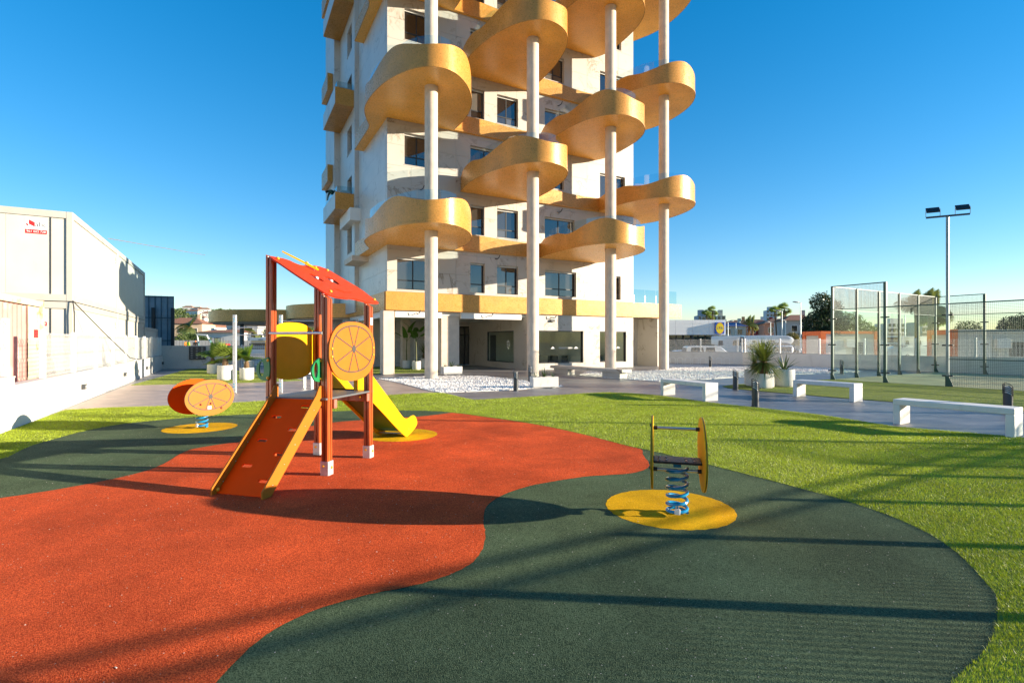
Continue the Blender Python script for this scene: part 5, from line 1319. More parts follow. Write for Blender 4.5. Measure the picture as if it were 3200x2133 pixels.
def stand(dy=0):
    return dict(pelvis=(0, 0, .95), waist=(0, 0, 1.12), chest=(0, .01, 1.34), neck=(0, 0, 1.5), head0=(0, -.02, 1.58), head1=(0, -.02, 1.68), shl=(-.2, 0, 1.40), ell=(-.25, .02, 1.13), wrl=(-.2, -.14, .98), hal=(-.17, -.2, .95), shr=(.2, 0, 1.40), elr=(.25, .02, 1.13), wrr=(.24, -.08, .90), har=(.24, -.1, .83),
                hil=(-.1, 0, .88), knl=(-.11, -.02, .5), anl=(-.11, .02, .09), tol=(-.12, -.12, .04), hir=(.1, 0, .88), knr=(.11, -.02, .5), anr=(.11, .02, .09), tor=(.12, -.12, .04))
def mf_stand(c): return 0 if c.z > 1.5 or c.z < .0 else (1 if c.z > .95 else 2)
def bring(t, p):
    return t
# worker leaning over the lowest box balcony
def bl(x, y, z): c, s = math.cos(TH), math.sin(TH); return (CB[0] + x * c - y * s, CB[1] + x * s + y * c, z)
ln = stand(); 
ln.update(pelvis=(0, .22, .98), waist=(0, .08, 1.15), chest=(0, -.12, 1.26), neck=(0, -.27, 1.24), head0=(0, -.35, 1.19), head1=(0, -.43, 1.13), shl=(-.2, -.14, 1.24), ell=(-.22, -.24, .98), wrl=(-.18, -.27, .76), hal=(-.17, -.28, .68), shr=(.2, -.14, 1.24), elr=(.22, -.05, 1.02), wrr=(.2, -.1, 1.0), har=(.2, -.16, 1.02), hil=(-.1, .24, .9), hir=(.1, .24, .9), knl=(-.11, .2, .5), knr=(.11, .2, .5), anl=(-.11, .24, .09), anr=(.11, .24, .09), tol=(-.12, .1, .04), tor=(.12, .1, .04))
figure('person', 'worker in dark green jacket leaning over the left box balcony', bl(-1.18, 8.6, U(3) + .25), TH - math.pi / 2, ln, RAD, EDG, [M_hair, M_dgreen, M_jean], lambda c: 0 if c.y < -.3 and c.z > 1.05 else (1 if c.z > .95 or c.y < -.12 else 2))
figure('person', 'worker in yellow hi-vis jacket by the digger', (ax(588, 66), 66, .08), R(160), stand(), RAD, EDG, [M_hair, M_hiv, M_jean], mf_stand)
figure('person', 'worker in orange hi-vis behind the yellow-jacketed worker', (ax(581, 67), 67, .08), R(80), stand(), RAD, EDG, [M_hair, M_hio, M_hio], mf_stand)
figure('person', 'worker in dark jacket and orange hood beside the digger arm', (ax(611, 68), 68, .08), R(200), stand(), RAD, EDG, [M_hio, M_hair, M_jean], mf_stand)
# ------------------------------------------------------------------ vehicles
M_tyre = mat('tyre', (.02, .02, .021), .85); M_rim = mat('rim', (.45, .45, .46), .35, metal=.8); M_cglass = mat('car_glass', (.02, .025, .03), .05, spec=.9); M_tail = mat('tail_light', (.45, .01, .01), .3); M_headl = mat('head_light', (.75, .77, .78), .15)
def paint(n, c): return mat('paint_' + n, c, .25, var=.03, coat=.7)
PROF = dict(
    car=([(0, .38), (.02, .78), (.12, .92), (1.0, .97), (3.1, .97), (4.05, .84), (4.2, .62), (4.2, .34), (3.9, .25), (.3, .25)], [(.35, .95), (.75, 1.38), (1.1, 1.46), (2.2, 1.45), (2.6, 1.36), (3.25, .95)], 4.2, 1.75),
    van=([(0, .38), (.02, 1.0), (.1, 1.08), (3.4, 1.08), (4.2, .95), (4.4, .7), (4.4, .34), (4.1, .25), (.3, .25)], [(.03, 1.06), (.12, 1.72), (.3, 1.82), (2.5, 1.82), (2.85, 1.74), (3.6, 1.06)], 4.4, 1.8),
    camper=([(0, .42), (.0, 1.6), (4.6, 1.6), (4.9, 1.2), (5.6, 1.05), (5.8, .8), (5.8, .36), (5.4, .28), (.3, .28)], [(.0, 1.58), (.03, 2.75), (.15, 2.85), (4.3, 2.85), (5.0, 2.6), (5.1, 2.2), (4.4, 1.58)], 5.8, 2.1))
def vehicle(kind, c, rz, col, label, cat='car', s=1.0, z=-.55):
    body, cab, L_, W_ = PROF[kind]; body = [(a * s, b * s) for a, b in body]; cab = [(a * s, b * s) for a, b in cab]; L_ *= s; W_ *= s
    t = thing({'car': 'parked_car', 'van': 'parked_van', 'camper': 'camper_van'}[kind], label, cat, (*c, z), rz, 'vehicles parked beyond the fence')
    def loft(pts, y0, y1, k):
        m = MB(); A = sum(a[0] * b[1] - b[0] * a[1] for a, b in zip(pts, pts[1:] + pts[:1])); pts = pts if A > 0 else pts[::-1]
        cx = sum(p[0] for p in pts) / len(pts); cz = sum(p[1] for p in pts) / len(pts); n = len(pts)
        rings = []
        for y, q in ((y0, k), (y0 + .07 * s, 1), (y1 - .07 * s, 1), (y1, k)): rings.append([m.V((cx + (p[0] - cx) * q, y, cz + (p[1] - cz) * q)) for p in pts])
        for r0, r1 in zip(rings, rings[1:]):
            for i in range(n): m.F([r0[i], r1[i], r1[(i + 1) % n], r0[(i + 1) % n]])
        m.F(rings[0]); m.F(rings[-1][::-1]); return m
    b = loft(smoothloop(body, 1), -W_ / 2, W_ / 2, .96).build('body', col, t, smooth='auto')
    cb = loft(smoothloop(cab, 1), -W_ / 2 + .07 * s, W_ / 2 - .07 * s, .95).build('cabin', col, t, smooth='auto')
    x0 = cab[0][0]; x1 = cab[-1][0]; zt = max(p[1] for p in cab); zb = min(p[1] for p in cab)
    for sy in (-1, 1):
        y = sy * (W_ / 2 - .07 * s + .004)
        if kind == 'camper': wins_ = [(.8, 1.4), (2.4, 3.2)]; za, zc = 1.75 * s, 2.3 * s
        else: wins_ = [(x0 + .3, (x0 + x1) / 2 - .35), ((x0 + x1) / 2 - .3, (x0 + x1) / 2 + .55)]; za, zc = zb + .07 * s, zt - .12 * s
        for a, d in wins_:
            mb = MB(); mb.plate([(a, za), (d, za), (d - .08, zc), (a + .1, zc)] if sy < 0 else [(a, za), (d, za), (d - .08, zc), (a + .1, zc)], [], .004, Matrix.Translation((0, y + (.004 if sy > 0 else 0), 0)) @ XZ); mb.build('side_window', M_cglass, cb)
        for x in (L_ * .18, L_ * .8):
            r = .31 * s
            w = MB().tube([(x, sy * (W_ / 2 - .2 * s), r), (x, sy * (W_ / 2 + .012), r)], r, 18).build('wheel', M_tyre, t); MB().tube([(x, sy * (W_ / 2 + .011), r), (x, sy * (W_ / 2 + .02), r)], r * .6, 14).build('rim', M_rim, w)
        MB().box(L_ - .12, sy * W_ * .36 - .12, .58 * s, L_ - .005, sy * W_ * .36 + .12, .72 * s).build('headlight', M_headl, t)
        MB().box(-.012, sy * W_ * .4 - .08, .6 * s, .05, sy * W_ * .4 + .08, .9 * s).build('tail_light', M_tail, t)
    n = len(cab); p, q = cab[-1], cab[-2]
    mb = MB(); e = W_ / 2 - .2 * s
    mb.quad((p[0] - .02 + .03, -e, p[1] + .08), (p[0] + .01, e, p[1] + .08), (q[0] + .03, e * .93, q[1] - .02), (q[0] + .03, -e * .93, q[1] - .02)); mb.build('windscreen', M_cglass, cb)
    p, q = cab[0], cab[1]; mb = MB(); mb.quad((p[0] + .03, e, p[1] + .12), (p[0] + .03, -e, p[1] + .12), (q[0] - .06, -e * .93, q[1] - .03), (q[0] - .06, e * .93, q[1] - .03)); mb.build('rear_window', M_cglass, cb)
    return t
vehicle('van', (ax(2138, 43), 43.2), R(-4), paint('white', (.75, .75, .74)), 'white van parked just behind the back fence')
vehicle('car', (ax(2090, 44), 44.5), R(6), paint('silver', (.5, .5, .5)), 'white car nose at the corner of the shop')
vehicle('car', (ax(2287, 41), 41), R(-8), paint('grey', (.25, .26, .28)), 'silver car roof showing behind the spiky palm')
vehicle('camper', (ax(2228, 62), 62), R(-35), paint('white', (.75, .75, .74)), 'white camper van with red markings by the supermarket', 'van')
vehicle('camper', (ax(2318, 58), 58), R(-12), paint('white2', (.72, .73, .74)), 'large white camper van in the middle of the car park', 'van')
vehicle('van', (ax(2345, 50), 50), R(-14), paint('navy', (.02, .025, .05)), 'dark blue van behind the spiky palm', 'van', 1.15)
vehicle('van', (ax(2447, 47), 47), R(70), paint('silver2', (.45, .47, .5)), 'silver van seen from behind right of the spiky palm', 'van')
vehicle('car', (ax(2478, 48), 48), R(75), paint('white', (.75, .75, .74)), 'small white car next to the silver van')
vehicle('car', (ax(2378, 95), 95), R(-110), paint('silver', (.5, .5, .5)), 'small silver car going up the far street', z=-.2)
vehicle('car', (ax(2505, 60), 60), R(20), paint('blue', (.02, .06, .15)), 'dark car in front of the pine tree')
vehicle('camper', (ax(2790, 66), 66), R(10), paint('white2', (.72, .73, .74)), 'white camper van seen through the court glass', 'van')
vehicle('camper', (ax(2880, 70), 70), R(4), paint('white', (.75, .75, .74)), 'second white camper van behind the court', 'van')
vehicle('car', (-17.3, 37.5), R(12), paint('blue2', (.01, .03, .12)), 'dark blue car behind the white bar gate')
# lorry
M_lor = paint('white', (.75, .75, .74))
t = thing('lorry', 'white lorry with a yellow stripe beyond the gate', 'lorry', (ax(808, 66), 66, -.9), R(-10))
MB().bbox(-1.2, 0, .6, 1.2, 2.0, 3.0, .08).build('cab', M_lor, t); MB().box(-1.05, -.012, 1.55, 1.05, -.002, 2.35).build('windscreen', M_cglass, t); MB().bbox(-1.2, 2.1, .7, 1.2, 8, 3.1, .03).build('cargo_box', M_lor, t)
MB().box(-1.15, -.1, 2.62, 1.15, -.002, 2.95).build('sign_board', M_lor, t); MB().box(-1.0, -.112, 2.5, 1.0, -.01, 2.58).build('yellow_stripe', M_yel, t); text_obj('calpe', .34, M_txt, t, (.35, -.104, 2.79), (R(90), 0, 0))
MB().box(-1.2, -.15, .35, 1.2, .0, .9).build('bumper', M_dark, t)
for x in (-1.0, 1.0):
    for y in (.8, 6): MB().tube([(x - .15, y, .45), (x + .15, y, .45)], .45, 18).build('wheel', M_tyre, t)
    MB().box(x * 1.3 - .1, .1, 1.5, x * 1.3 + .1, .25, 2.3).build('mirror', M_dark, t)
# mini digger
M_dgr = paint('digger_red', (.5, .02, .02)); M_arm = mat('digger_arm', (.55, .58, .54), .5, var=.1)
t = thing('mini_excavator', 'red and grey mini digger with raised arm behind the back wall', 'excavator', (ax(690, 70), 70, .08), R(0)); t.scale = (.8, .8, .8)
for y in (-.6, .4):
    tr_ = MB().tube([(-1.0, y, .3), (1.0, y, .3)], .3, 10); MB().bbox(-1.2, y - .12, .0, 1.2, y + .28, .55, .15).build('track', M_tyre, t)
MB().bbox(-.9, -.7, .6, 1.3, .7, 1.15, .1).build('house', M_dgr, t); MB().bbox(.55, -.65, 1.15, 1.35, .65, 1.6, .15).build('engine_cover', M_dgr, t)
cabn = MB()
for x in (-.75, .25):
    for y in (-.65, .15): cabn.box(x, y, 1.15, x + .07, y + .07, 2.5)
cabn.box(-.78, -.68, 2.5, .35, .25, 2.58); cabn = cabn.build('cab', M_dark, t)
MB().box(-.7, -.63, 1.2, .25, -.62, 2.48).build('pane', glass('cab_glass', (.5, .7, .68), 1.5, .1), cabn); MB().box(-.74, -.6, 1.2, -.73, .15, 2.48).build('pane', glass('cab_glass', (.5, .7, .68)), cabn)
MB().tube([(-1.1, -.1, 1.0), (-1.9, -.1, 2.3), (-2.3, -.1, 2.95)], [.17, .2, .16], 4).build('boom', M_arm, t); MB().tube([(-2.2, -.1, 2.95), (-4.0, -.1, 3.1)], [.17, .12], 4).build('dipper', M_arm, t)
MB().tube([(-3.9, -.1, 3.1), (-3.75, -.1, 2.2), (-3.65, -.1, 1.2)], [.12, .15, .10], 4).build('bucket_link', M_arm, t); MB().tube([(-1.5, -.1, 1.4), (-2.0, -.1, 2.9)], .06, 6).build('ram', M_steel, t)
# ------------------------------------------------------------------ buildings around
M_til = mat('terracotta_tile', (.30, .13, .07), .85, var=.3, scale=5, bump=.5, bscale=12); M_tilb = mat('blue_tile', (.06, .09, .22), .6, var=.2, scale=5); M_tilbr = mat('brown_tile', (.20, .10, .06), .85, var=.3, scale=5)
def wallm(n, c): return mat('house_' + n, c, .85, var=.06, scale=1)
def house(label, x, Y, w, d, z0, h, rh, rz, wm, rm, nw=3, floors=2, arch=False, name='house'):
    t = thing(name, label, 'house', (x, Y, z0), rz)
    MB().box(-w / 2, 0, 0, w / 2, d, h).build('wall', wm, t)
    e = .45
    m = MB(); A = [m.V(p) for p in ((-w / 2 - e, -e, h), (w / 2 + e, -e, h), (w / 2 + e, d + e, h), (-w / 2 - e, d + e, h))]; k = min(w, d) * .35; B = [m.V(p) for p in ((-w / 2 + k, d / 2, h + rh), (w / 2 - k, d / 2, h + rh))]
    m.F([A[0], A[1], B[1], B[0]]); m.F([A[1], A[2], B[1]]); m.F([A[2], A[3], B[0], B[1]]); m.F([A[3], A[0], B[0]]); m.F(A[::-1])
    r = m.build('roof', rm, t)
    MB().box(w * .2, d * .55, h, w * .2 + .7, d * .55 + .7, h + rh + .9).build('chimney', wm, r)
    fh = h / floors
    for f_ in range(floors):
        for i in range(nw):
            cx = -w / 2 + w * (i + .5) / nw; 
            f = MB().box(cx - .55, -.05, f_ * fh + .9, cx + .55, -.002, f_ * fh + 2.1).build('window', M_cwhite, t); MB().box(cx - .47, -.06, f_ * fh + .98, cx + .47, -.0505, f_ * fh + 2.02).build('pane', M_cglass, f)
    for i in range(2):
        cy = d * (i + .5) / 2
        MB().box(w / 2 + .002, cy - .5, .9, w / 2 + .04, cy + .5, 2.0).build('window', M_cglass, t); MB().box(-w / 2 - .04, cy - .5, .9, -w / 2 - .002, cy + .5, 2.0).build('window', M_cglass, t)
    MB().box(-.5, -.04, 0, .5, -.001, 2.1).build('door', M_dark, t)
    return t
def zt(sy, Y): return az(sy, Y)
# villa beyond the back wall (two storeys, stepped)
Mvw = wallm('white', (.74, .71, .66))
Yv = 88
house('white villa upper storey with blue-grey tiled roof and solar panels', ax(718, Yv), Yv + 4, 5.6, 8, -.5, zt(1009, Yv) + .5, zt(1000, Yv) - zt(1010, Yv) + .6, 0, Mvw, mat('dark_tile', (.10, .085, .09), .8, var=.3, scale=5), 2, 2)
t = house('white villa ground floor with arches and red tiled eaves', ax(690, Yv), Yv, 7.6, 5, -.5, zt(1038, Yv) + .5, .5, 0, Mvw, M_til, 2, 1)
for x in (-1.0, 1.6): MB().plate([(-.6, 0), (.6, 0), (.6, .9), (.42, 1.25), (0, 1.45), (-.42, 1.25), (-.6, .9)], [], .03, Matrix.Translation((x, -.07, .6)) @ XZ).build('arch', M_cglass, t)
t = thing('stone_wall', 'pinkish stone street wall with white balustrade beyond the digger', 'wall', (ax(540, 80), 80, -.55)); MB().box(0, 0, 0, 17, .3, 1.55).build('wall', mat('pink_stone', (.48, .36, .28), .9, var=.3, scale=8, bump=.8, bscale=10), t)
for i in range(34): MB().box(i * .5, .05, 1.55, i * .5 + .44, .25, 2.35).build('baluster_block', wallm('cream2', (.66, .60, .52)), t)
house('orange-roofed house left of the date palm', ax(565, 120), 120, 9, 8, -.5, 6.3, 1.5, R(10), wallm('sand', (.58, .42, .28)), M_til, 3)
house('low house with red roof behind the date palm', ax(590, 95), 95, 8, 7, -.5, 2.6, 1.2, R(-5), Mvw, M_til, 3, 1)
house('small white house with red roof right of the date palm', ax(632, 150), 150, 8, 7, 2, 3.8, 1.5, R(-12), Mvw, M_til, 3, 1)
house('cream house seen between the canopy and the play tower', ax(830, 110), 110, 9, 7, -.5, 5, 1.6, R(-10), Mvw, M_til, 3)
# houses of the right background
house('cream house with blue tiled roof beside the supermarket', ax(2294, 110), 110, 4.6, 7, -.5, zt(1019, 110) + .5, .9, R(-20), wallm('cream', (.60, .53, .42)), M_tilb, 2)
house('ochre house with brown roof behind the blue-roofed one', ax(2307, 135), 135, 8, 8, 0, zt(1012, 135), 1.2, R(-15), wallm('ochre', (.55, .30, .13)), M_tilbr, 3)
house('dark red house right of the paired palms', ax(2386, 120), 120, 6.5, 8, 0, zt(1018, 120), 1.3, R(-25), wallm('red', (.26, .035, .035)), mat('red_tile', (.16, .035, .03), .8, var=.2, scale=5), 3)
house('pale blue house behind the paired palms', ax(2368, 160), 160, 9, 9, 0, zt(1008, 160), 1.2, R(-15), wallm('pale', (.55, .58, .60)), M_tilbr, 3)
house('brick-coloured house behind the tall fan palms', ax(2446, 115), 115, 7.5, 8, -.3, zt(1007, 115), 1.3, R(-10), wallm('brick', (.46, .24, .16)), M_tilbr, 3)
house('grey house with tiled roof left of the big pine', ax(2508, 95), 95, 5.5, 9, -.5, zt(1000, 95) + .5, 1.2, R(-14), wallm('grey', (.42, .40, .37)), M_til, 2)
t = thing('garden_wall', 'sandy garden wall along the far street', 'wall', (ax(2345, 92), 92, -.5), R(-16)); MB().box(0, 0, 0, 16, .3, 2.0).build('wall', wallm('sandwall', (.50, .40, .30)), t)
def tower(label, x, Y, w, d, h, rz, wm, cols_, floors, z0=0):
    t = thing('tower_block', label, 'building', (x, Y, z0), rz); MB().box(-w / 2, 0, 0, w / 2, d, h).build('wall', wm, t); MB().box(-w / 4, d * .3, h, w / 4, d * .7, h + 3).build('roof_hut', wm, t)
    fh = h / floors
    for f_ in range(floors):
        if f_ * fh + z0 < 4: continue
        MB().box(-w / 2 - .3, -.9, f_ * fh, w / 2 + .3, -.01, f_ * fh + .9).build('balcony', wm, t)
        for i in range(cols_):
            cx = -w / 2 + w * (i + .5) / cols_; MB().box(cx - w / cols_ * .3, -.04, f_ * fh + 1, cx + w / cols_ * .3, -.003, f_ * fh + fh - .3).build('window', M_cglass, t)
    return t
tower('long beige apartment block with red roof above the supermarket', ax(2225, 260), 260, 10, 10, zt(988, 260), R(-8), wallm('beige', (.55, .45, .38)), 5, 5)
tower('grey end of the apartment block above the supermarket', ax(2196, 262), 262, 4.5, 10, zt(985, 262), R(-8), wallm('greyb', (.36, .37, .40)), 3, 5)
tower('cream apartment block right of the palms above the supermarket', ax(2254, 256), 256, 4, 8, zt(986, 256), R(-14), wallm('cream3', (.62, .55, .42)), 2, 5)
tower('slim pale grey tower block behind the tall fan palms', ax(2411, 420), 420, 8, 9, zt(969, 420), R(-12), wallm('lgrey', (.50, .53, .56)), 3, 9)
tower('distant pale apartment block seen through the court', ax(2815, 300), 300, 16, 10, zt(1010, 300), R(4), wallm('pale2', (.55, .50, .46)), 6, 4)
tower('second distant apartment block seen through the court', ax(2905, 280), 280, 9, 10, zt(1006, 280), R(4), wallm('beige2', (.56, .47, .38)), 4, 4)
# supermarket
M_sup = mat('white_panel', (.80, .80, .79), .5, var=.02)
Ys = 62; xs0, xs1 = ax(2060, Ys), ax(2270, Ys); zs0, zs1 = az(1046, Ys), az(999, Ys)
t = thing('supermarket', 'white panelled supermarket with a glass front and square logo sign', 'supermarket', (xs1, Ys, -.55), R(0))
Wm = xs1 - xs0; H0, H1 = zs0 + .55, zs1 + .55
MB().box(-Wm, .25, H0, 0, 14, H1).build('upper_wall', M_sup, t)
nc = 4; nr = 4
for i in range(nc):
    for j in range(nr): MB().box(-Wm + i * Wm / nc + .012, .2, H0 + j * (H1 - H0) / nr + .012, -Wm + (i + 1) * Wm / nc - .012, .249, H0 + (j + 1) * (H1 - H0) / nr - .012).build('cladding_panel', M_sup, t)
MB().box(-Wm, 2.2, 0, -.6, 2.3, H0).build('glass_front', mat('teal_glass', (.03, .09, .085), .05, spec=.9), t)
for i in range(9): MB().box(-Wm + i * Wm / 9, 2.08, 0, -Wm + i * Wm / 9 + .1, 2.198, H0).build('mullion', M_dark, t)
for x in (-.3, -4.0): MB().box(x, .4, 0, x + .18, .58, H0).build('column', M_dark, t)
sg = MB().box(-1.35, -.12, H0 + .12, -.3, .18, H1 - .3).build('logo_sign', mat('sign_blue', (.01, .10, .42), .4, var=.02), t)
hs2 = (H1 - .3 - H0 - .12); cz = H0 + .12 + hs2 / 2; cx = -.825
for r, mm, dy in ((.49, M_redp, -.124), (.46, mat('sign_yellow', (.85, .62, .01), .4, var=.02), -.128)):
    MB().plate(ell(cx, cz, r, hs2 * r, 40), [], .003, Matrix.Translation((0, dy + .003, 0)) @ XZ).build('sign_disc', mm, sg)
Ms_b = mat('sign_letter_blue', (.01, .05, .30), .4, var=.02)
for ch, dx, mm in (('L', -.26, Ms_b), ('I', -.07, M_redp), ('D', .12, Ms_b), ('L', .31, Ms_b)): text_obj(ch, .40, mm, sg, (cx + dx, -.131, cz + (.05 if ch == 'I' else 0)), (R(90), 0, R(0)), depth=.002)
# orange-framed site cabins behind the court
M_oran = mat('orange_frame', (.72, .14, .015), .5, var=.06); M_ofw = mat('cabin_offwhite', (.58, .54, .46), .6, var=.05)
def ocabin(x, Y, rz, L_, label, h=2.9):
    t = thing('orange_cabin', label, 'site cabin', (x, Y, -.5), rz, 'orange-framed cabins behind the court')
    MB().box(.1, .1, .15, L_ - .1, 2.35, h - .1).build('wall', M_ofw, t)
    for a in (0, L_ - .35): MB().box(a, .0, 0, a + .35, .35, h).build('corner_post', M_oran, t); MB().box(a, 2.1, 0, a + .35, 2.45, h).build('corner_post', M_oran, t)
    MB().box(.35, .02, h - .2, L_ - .35, .2, h - .003).build('top_rail', M_oran if L_ < 5 else M_ofw, t); MB().box(.35, .02, .003, L_ - .35, .2, .2).build('bottom_rail', M_oran, t)
    MB().box(L_ - .2, .35, h - .32, L_ - .02, 2.1, h - .003).build('top_rail', M_oran, t); MB().box(.02, .35, h - .32, .2, 2.1, h - .003).build('top_rail', M_oran, t)
    MB().box(L_ * .55, .085, 1.2, L_ * .55 + .9, .0985, 2.1).build('window', M_cglass, t); MB().box(L_ * .25, .085, .2, L_ * .25 + .8, .0985, 2.2).build('door', M_cwhite, t)
    MB().bbox(L_ * .4, -.25, 1.7, L_ * .4 + .8, .08, 2.3, .02).build('air_conditioner', M_cwhite, t)
    return t
o1 = ocabin(ax(2566, 38), 38, R(0), 4.3, 'near orange-framed cream cabin behind the court glass')
ocabin(ax(2975, 33), 33, R(-8), 6, 'long cream cabin with orange corners behind the court mesh', 2.9)
text_obj('MAZ', .3, M_txt, o1, (1.15, .015, 2.72), (R(90), 0, 0))
# ------------------------------------------------------------------ street lamps
def lamp(x, Y, h, label, s=-1):
    t = thing('street_lamp', label, 'street lamp', (x, Y, -.55), 0)
    MB().tube([(0, 0, 0), (0, 0, h * .55), (0, 0, h)], [.09, .075, .045], 10).build('pole', M_galv, t, smooth='auto')
    MB().tube([(0, 0, h - .03), (s * .35, 0, h + .03)], .035, 8).build('arm', M_galv, t)
    m = MB(); m.m = Matrix.Translation((s * .55, 0, h + .06)) @ Matrix.Rotation(R(-6 * s), 4, 'Y'); m.ball((0, 0, 0), .2, 12, 2.1, .8, .45); m.build('lamp_head', mat('lamp_grey', (.42, .42, .41), .4), t, smooth=True)
lamp(ax(2502, 60), 60, az(945, 60) + .55, 'tall street lamp left of the pine tree')
lamp(ax(2444, 72), 72, az(972, 72) + .55, 'white street lamp in front of the tall fan palms')
lamp(ax(2275, 85), 85, az(1004, 85) + .55, 'street lamp at the corner of the supermarket', 1)
lamp(ax(2300, 105), 105, az(1008, 105) + .55, 'thin street lamp before the blue-roofed house', 1)
lamp(ax(2408, 88), 88, az(1006, 88) + .55, 'street lamp before the dark red house')
lamp(ax(2455, 95), 95, az(1001, 95) + .55, 'slim street lamp behind the white one')
lamp(ax(2828, 80), 80, az(962, 80) + .55, 'street lamp seen through the court glass', -1)
# ------------------------------------------------------------------ trees
M_bark = mat('bark', (.14, .10, .07), .95, var=.3, scale=8, bump=.6)
def crown(lobes, n, leaf, flat=1.0):
    """leaf-sized triangles spread through ellipsoid lobes, denser towards the shell"""
    tot = sum(l[3] * l[4] * l[5] for l in lobes); out = []
    for (cx, cy, cz, rx, ry, rz_) in lobes:
        k = int(n * rx * ry * rz_ / tot); v = RNG.normal(size=(k, 3)); v /= np.linalg.norm(v, axis=1)[:, None]; r = RNG.uniform(.35, 1.0, k) ** .5
        r *= 1 + .16 * np.sin(v[:, 0] * 7 + cx) * np.cos(v[:, 2] * 9 + v[:, 1] * 6)
        P = v * r[:, None] * np.array([rx, ry, rz_]) + np.array([cx, cy, cz]); out.append(P)
    P = np.concatenate(out); k = len(P)
    A = RNG.normal(size=(k, 3)); A /= np.linalg.norm(A, axis=1)[:, None]; B = RNG.normal(size=(k, 3)); B -= (B * A).sum(1)[:, None] * A; B /= np.linalg.norm(B, axis=1)[:, None]
    s = leaf * RNG.uniform(.6, 1.4, k)[:, None]
    return np.stack([P - A * s * .5, P + A * s * .5 , P + B * s * 1.2], 1).reshape(-1, 3)
def tree(label, x, Y, z0, lobes, n, leaf, m, trunk_h, tr=.18, name='tree'):
    t = thing(name, label, 'tree', (x, Y, z0), 0)
    mb = MB(); mb.tube([(0, 0, 0), (.1, 0, trunk_h * .5), (0, .1, trunk_h)], [tr, tr * .8, tr * .6], 8)
    for l in lobes[:6]: mb.tube([(0, .05, trunk_h * .8), (l[0] * .6, l[1] * .6, (trunk_h + l[2]) * .5), (l[0], l[1], l[2])], [tr * .5, tr * .35, tr * .12], 5)
    mb.build('trunk', M_bark, t)
    rawmesh('crown', crown(lobes, n, leaf), 3, m, t); return t
MT = dict(pine=leafmat('pine_leaf', (.034, .058, .026), .2, .5), olive=leafmat('olive_leaf', (.16, .145, .045), .25, .4), green=leafmat('bush_leaf', (.07, .115, .03), .25, .4), mid=leafmat('mid_leaf', (.11, .15, .045), .25, .4))
tree('big dark pine tree left of the court', ax(2563, 66), 66, -.5, [(.2, 0, 6.9, 1.4, 1.4, 1.5), (1.4, 0, 6.2, 1.3, 1.3, 1.4), (-.6, 0, 4.4, 1.7, 1.6, 1.6), (.9, .3, 4.6, 1.6, 1.6, 1.8), (-1.2, -.2, 3.0, 1.4, 1.3, 1.1), (.6, 0, 2.6, 2.0, 1.6, 1.2), (2.2, 0, 4.2, 1.3, 1.3, 1.5)], 12000, .17, MT['pine'], 2.2, .2)
tree('lighter pine crown behind the court mesh', ax(2650, 72), 72, -.5, [(0, 0, 5.0, 2.0, 1.6, 1.2), (-1.6, 0, 4.2, 1.6, 1.5, 1.1), (1.9, 0, 4.0, 1.5, 1.4, 1.0), (3.2, 0, 3.4, 1.2, 1.2, .9)], 5000, .17, MT['mid'], 3)
tree('round dark shrub left of the olive tree', ax(2426, 78), 78, -.5, [(0, 0, 1.9, .95, .9, 1.1), (-.5, 0, 1.4, .8, .8, 1.0), (.5, 0, 1.3, .8, .8, 1.0)], 2500, .13, MT['pine'], .6, .1, 'shrub')
tree('golden olive tree in front of the grey house', ax(2476, 76), 76, -.5, [(0, 0, 2.7, .9, .9, .8), (-.5, 0, 2.1, .8, .8, .8), (.6, 0, 2.2, .8, .8, .7)], 2600, .13, MT['olive'], 1.4, .12)
tree('bushy olive tree at the corner of the supermarket', ax(2282, 90), 90, -.5, [(0, 0, 2.0, 1.0, .9, .9), (.7, 0, 1.5, .8, .8, .8)], 1600, .15, MT['olive'], 1.0, .1)
tree('small round tree behind the court mesh', ax(3025, 60), 60, -.5, [(0, 0, 3.6, 1.3, 1.2, 1.0), (.9, 0, 3.2, .9, .9, .8), (-.8, 0, 3.2, .9, .9, .8)], 1800, .12, MT['green'], 2)
tree('dark tree at the right edge behind the court', ax(3170, 58), 58, -.5, [(0, 0, 4.0, 1.6, 1.3, 1.0), (1.4, 0, 4.3, 1.6, 1.3, 1.0), (-.9, 0, 3.5, 1.0, 1.0, .8)], 3600, .13, MT['pine'], 2)
tree('bush between the villa and the date palm', ax(615, 85), 85, -.5, [(0, 0, 2.3, 1.6, 1.2, 1.2), (-1.5, 0, 2.4, 1.4, 1.2, 1.3), (1.4, 0, 2.0, 1.2, 1.0, 1.0)], 3000, .17, MT['green'], .7)
tree('green bush at the foot of the date palm', ax(566, 82), 82, -.5, [(0, 0, 2.1, 1.1, 1.0, 1.5), (.8, 0, 1.6, 1.0, 1.0, 1.2)], 2200, .15, MT['mid'], .7)
tree('green shrubbery between canopy and villa', ax(845, 90), 90, -.5, [(0, 0, 3.4, 1.6, 1.2, 1.3), (1.5, 0, 3.0, 1.4, 1.2, 1.2)], 2200, .17, MT['green'], 1)
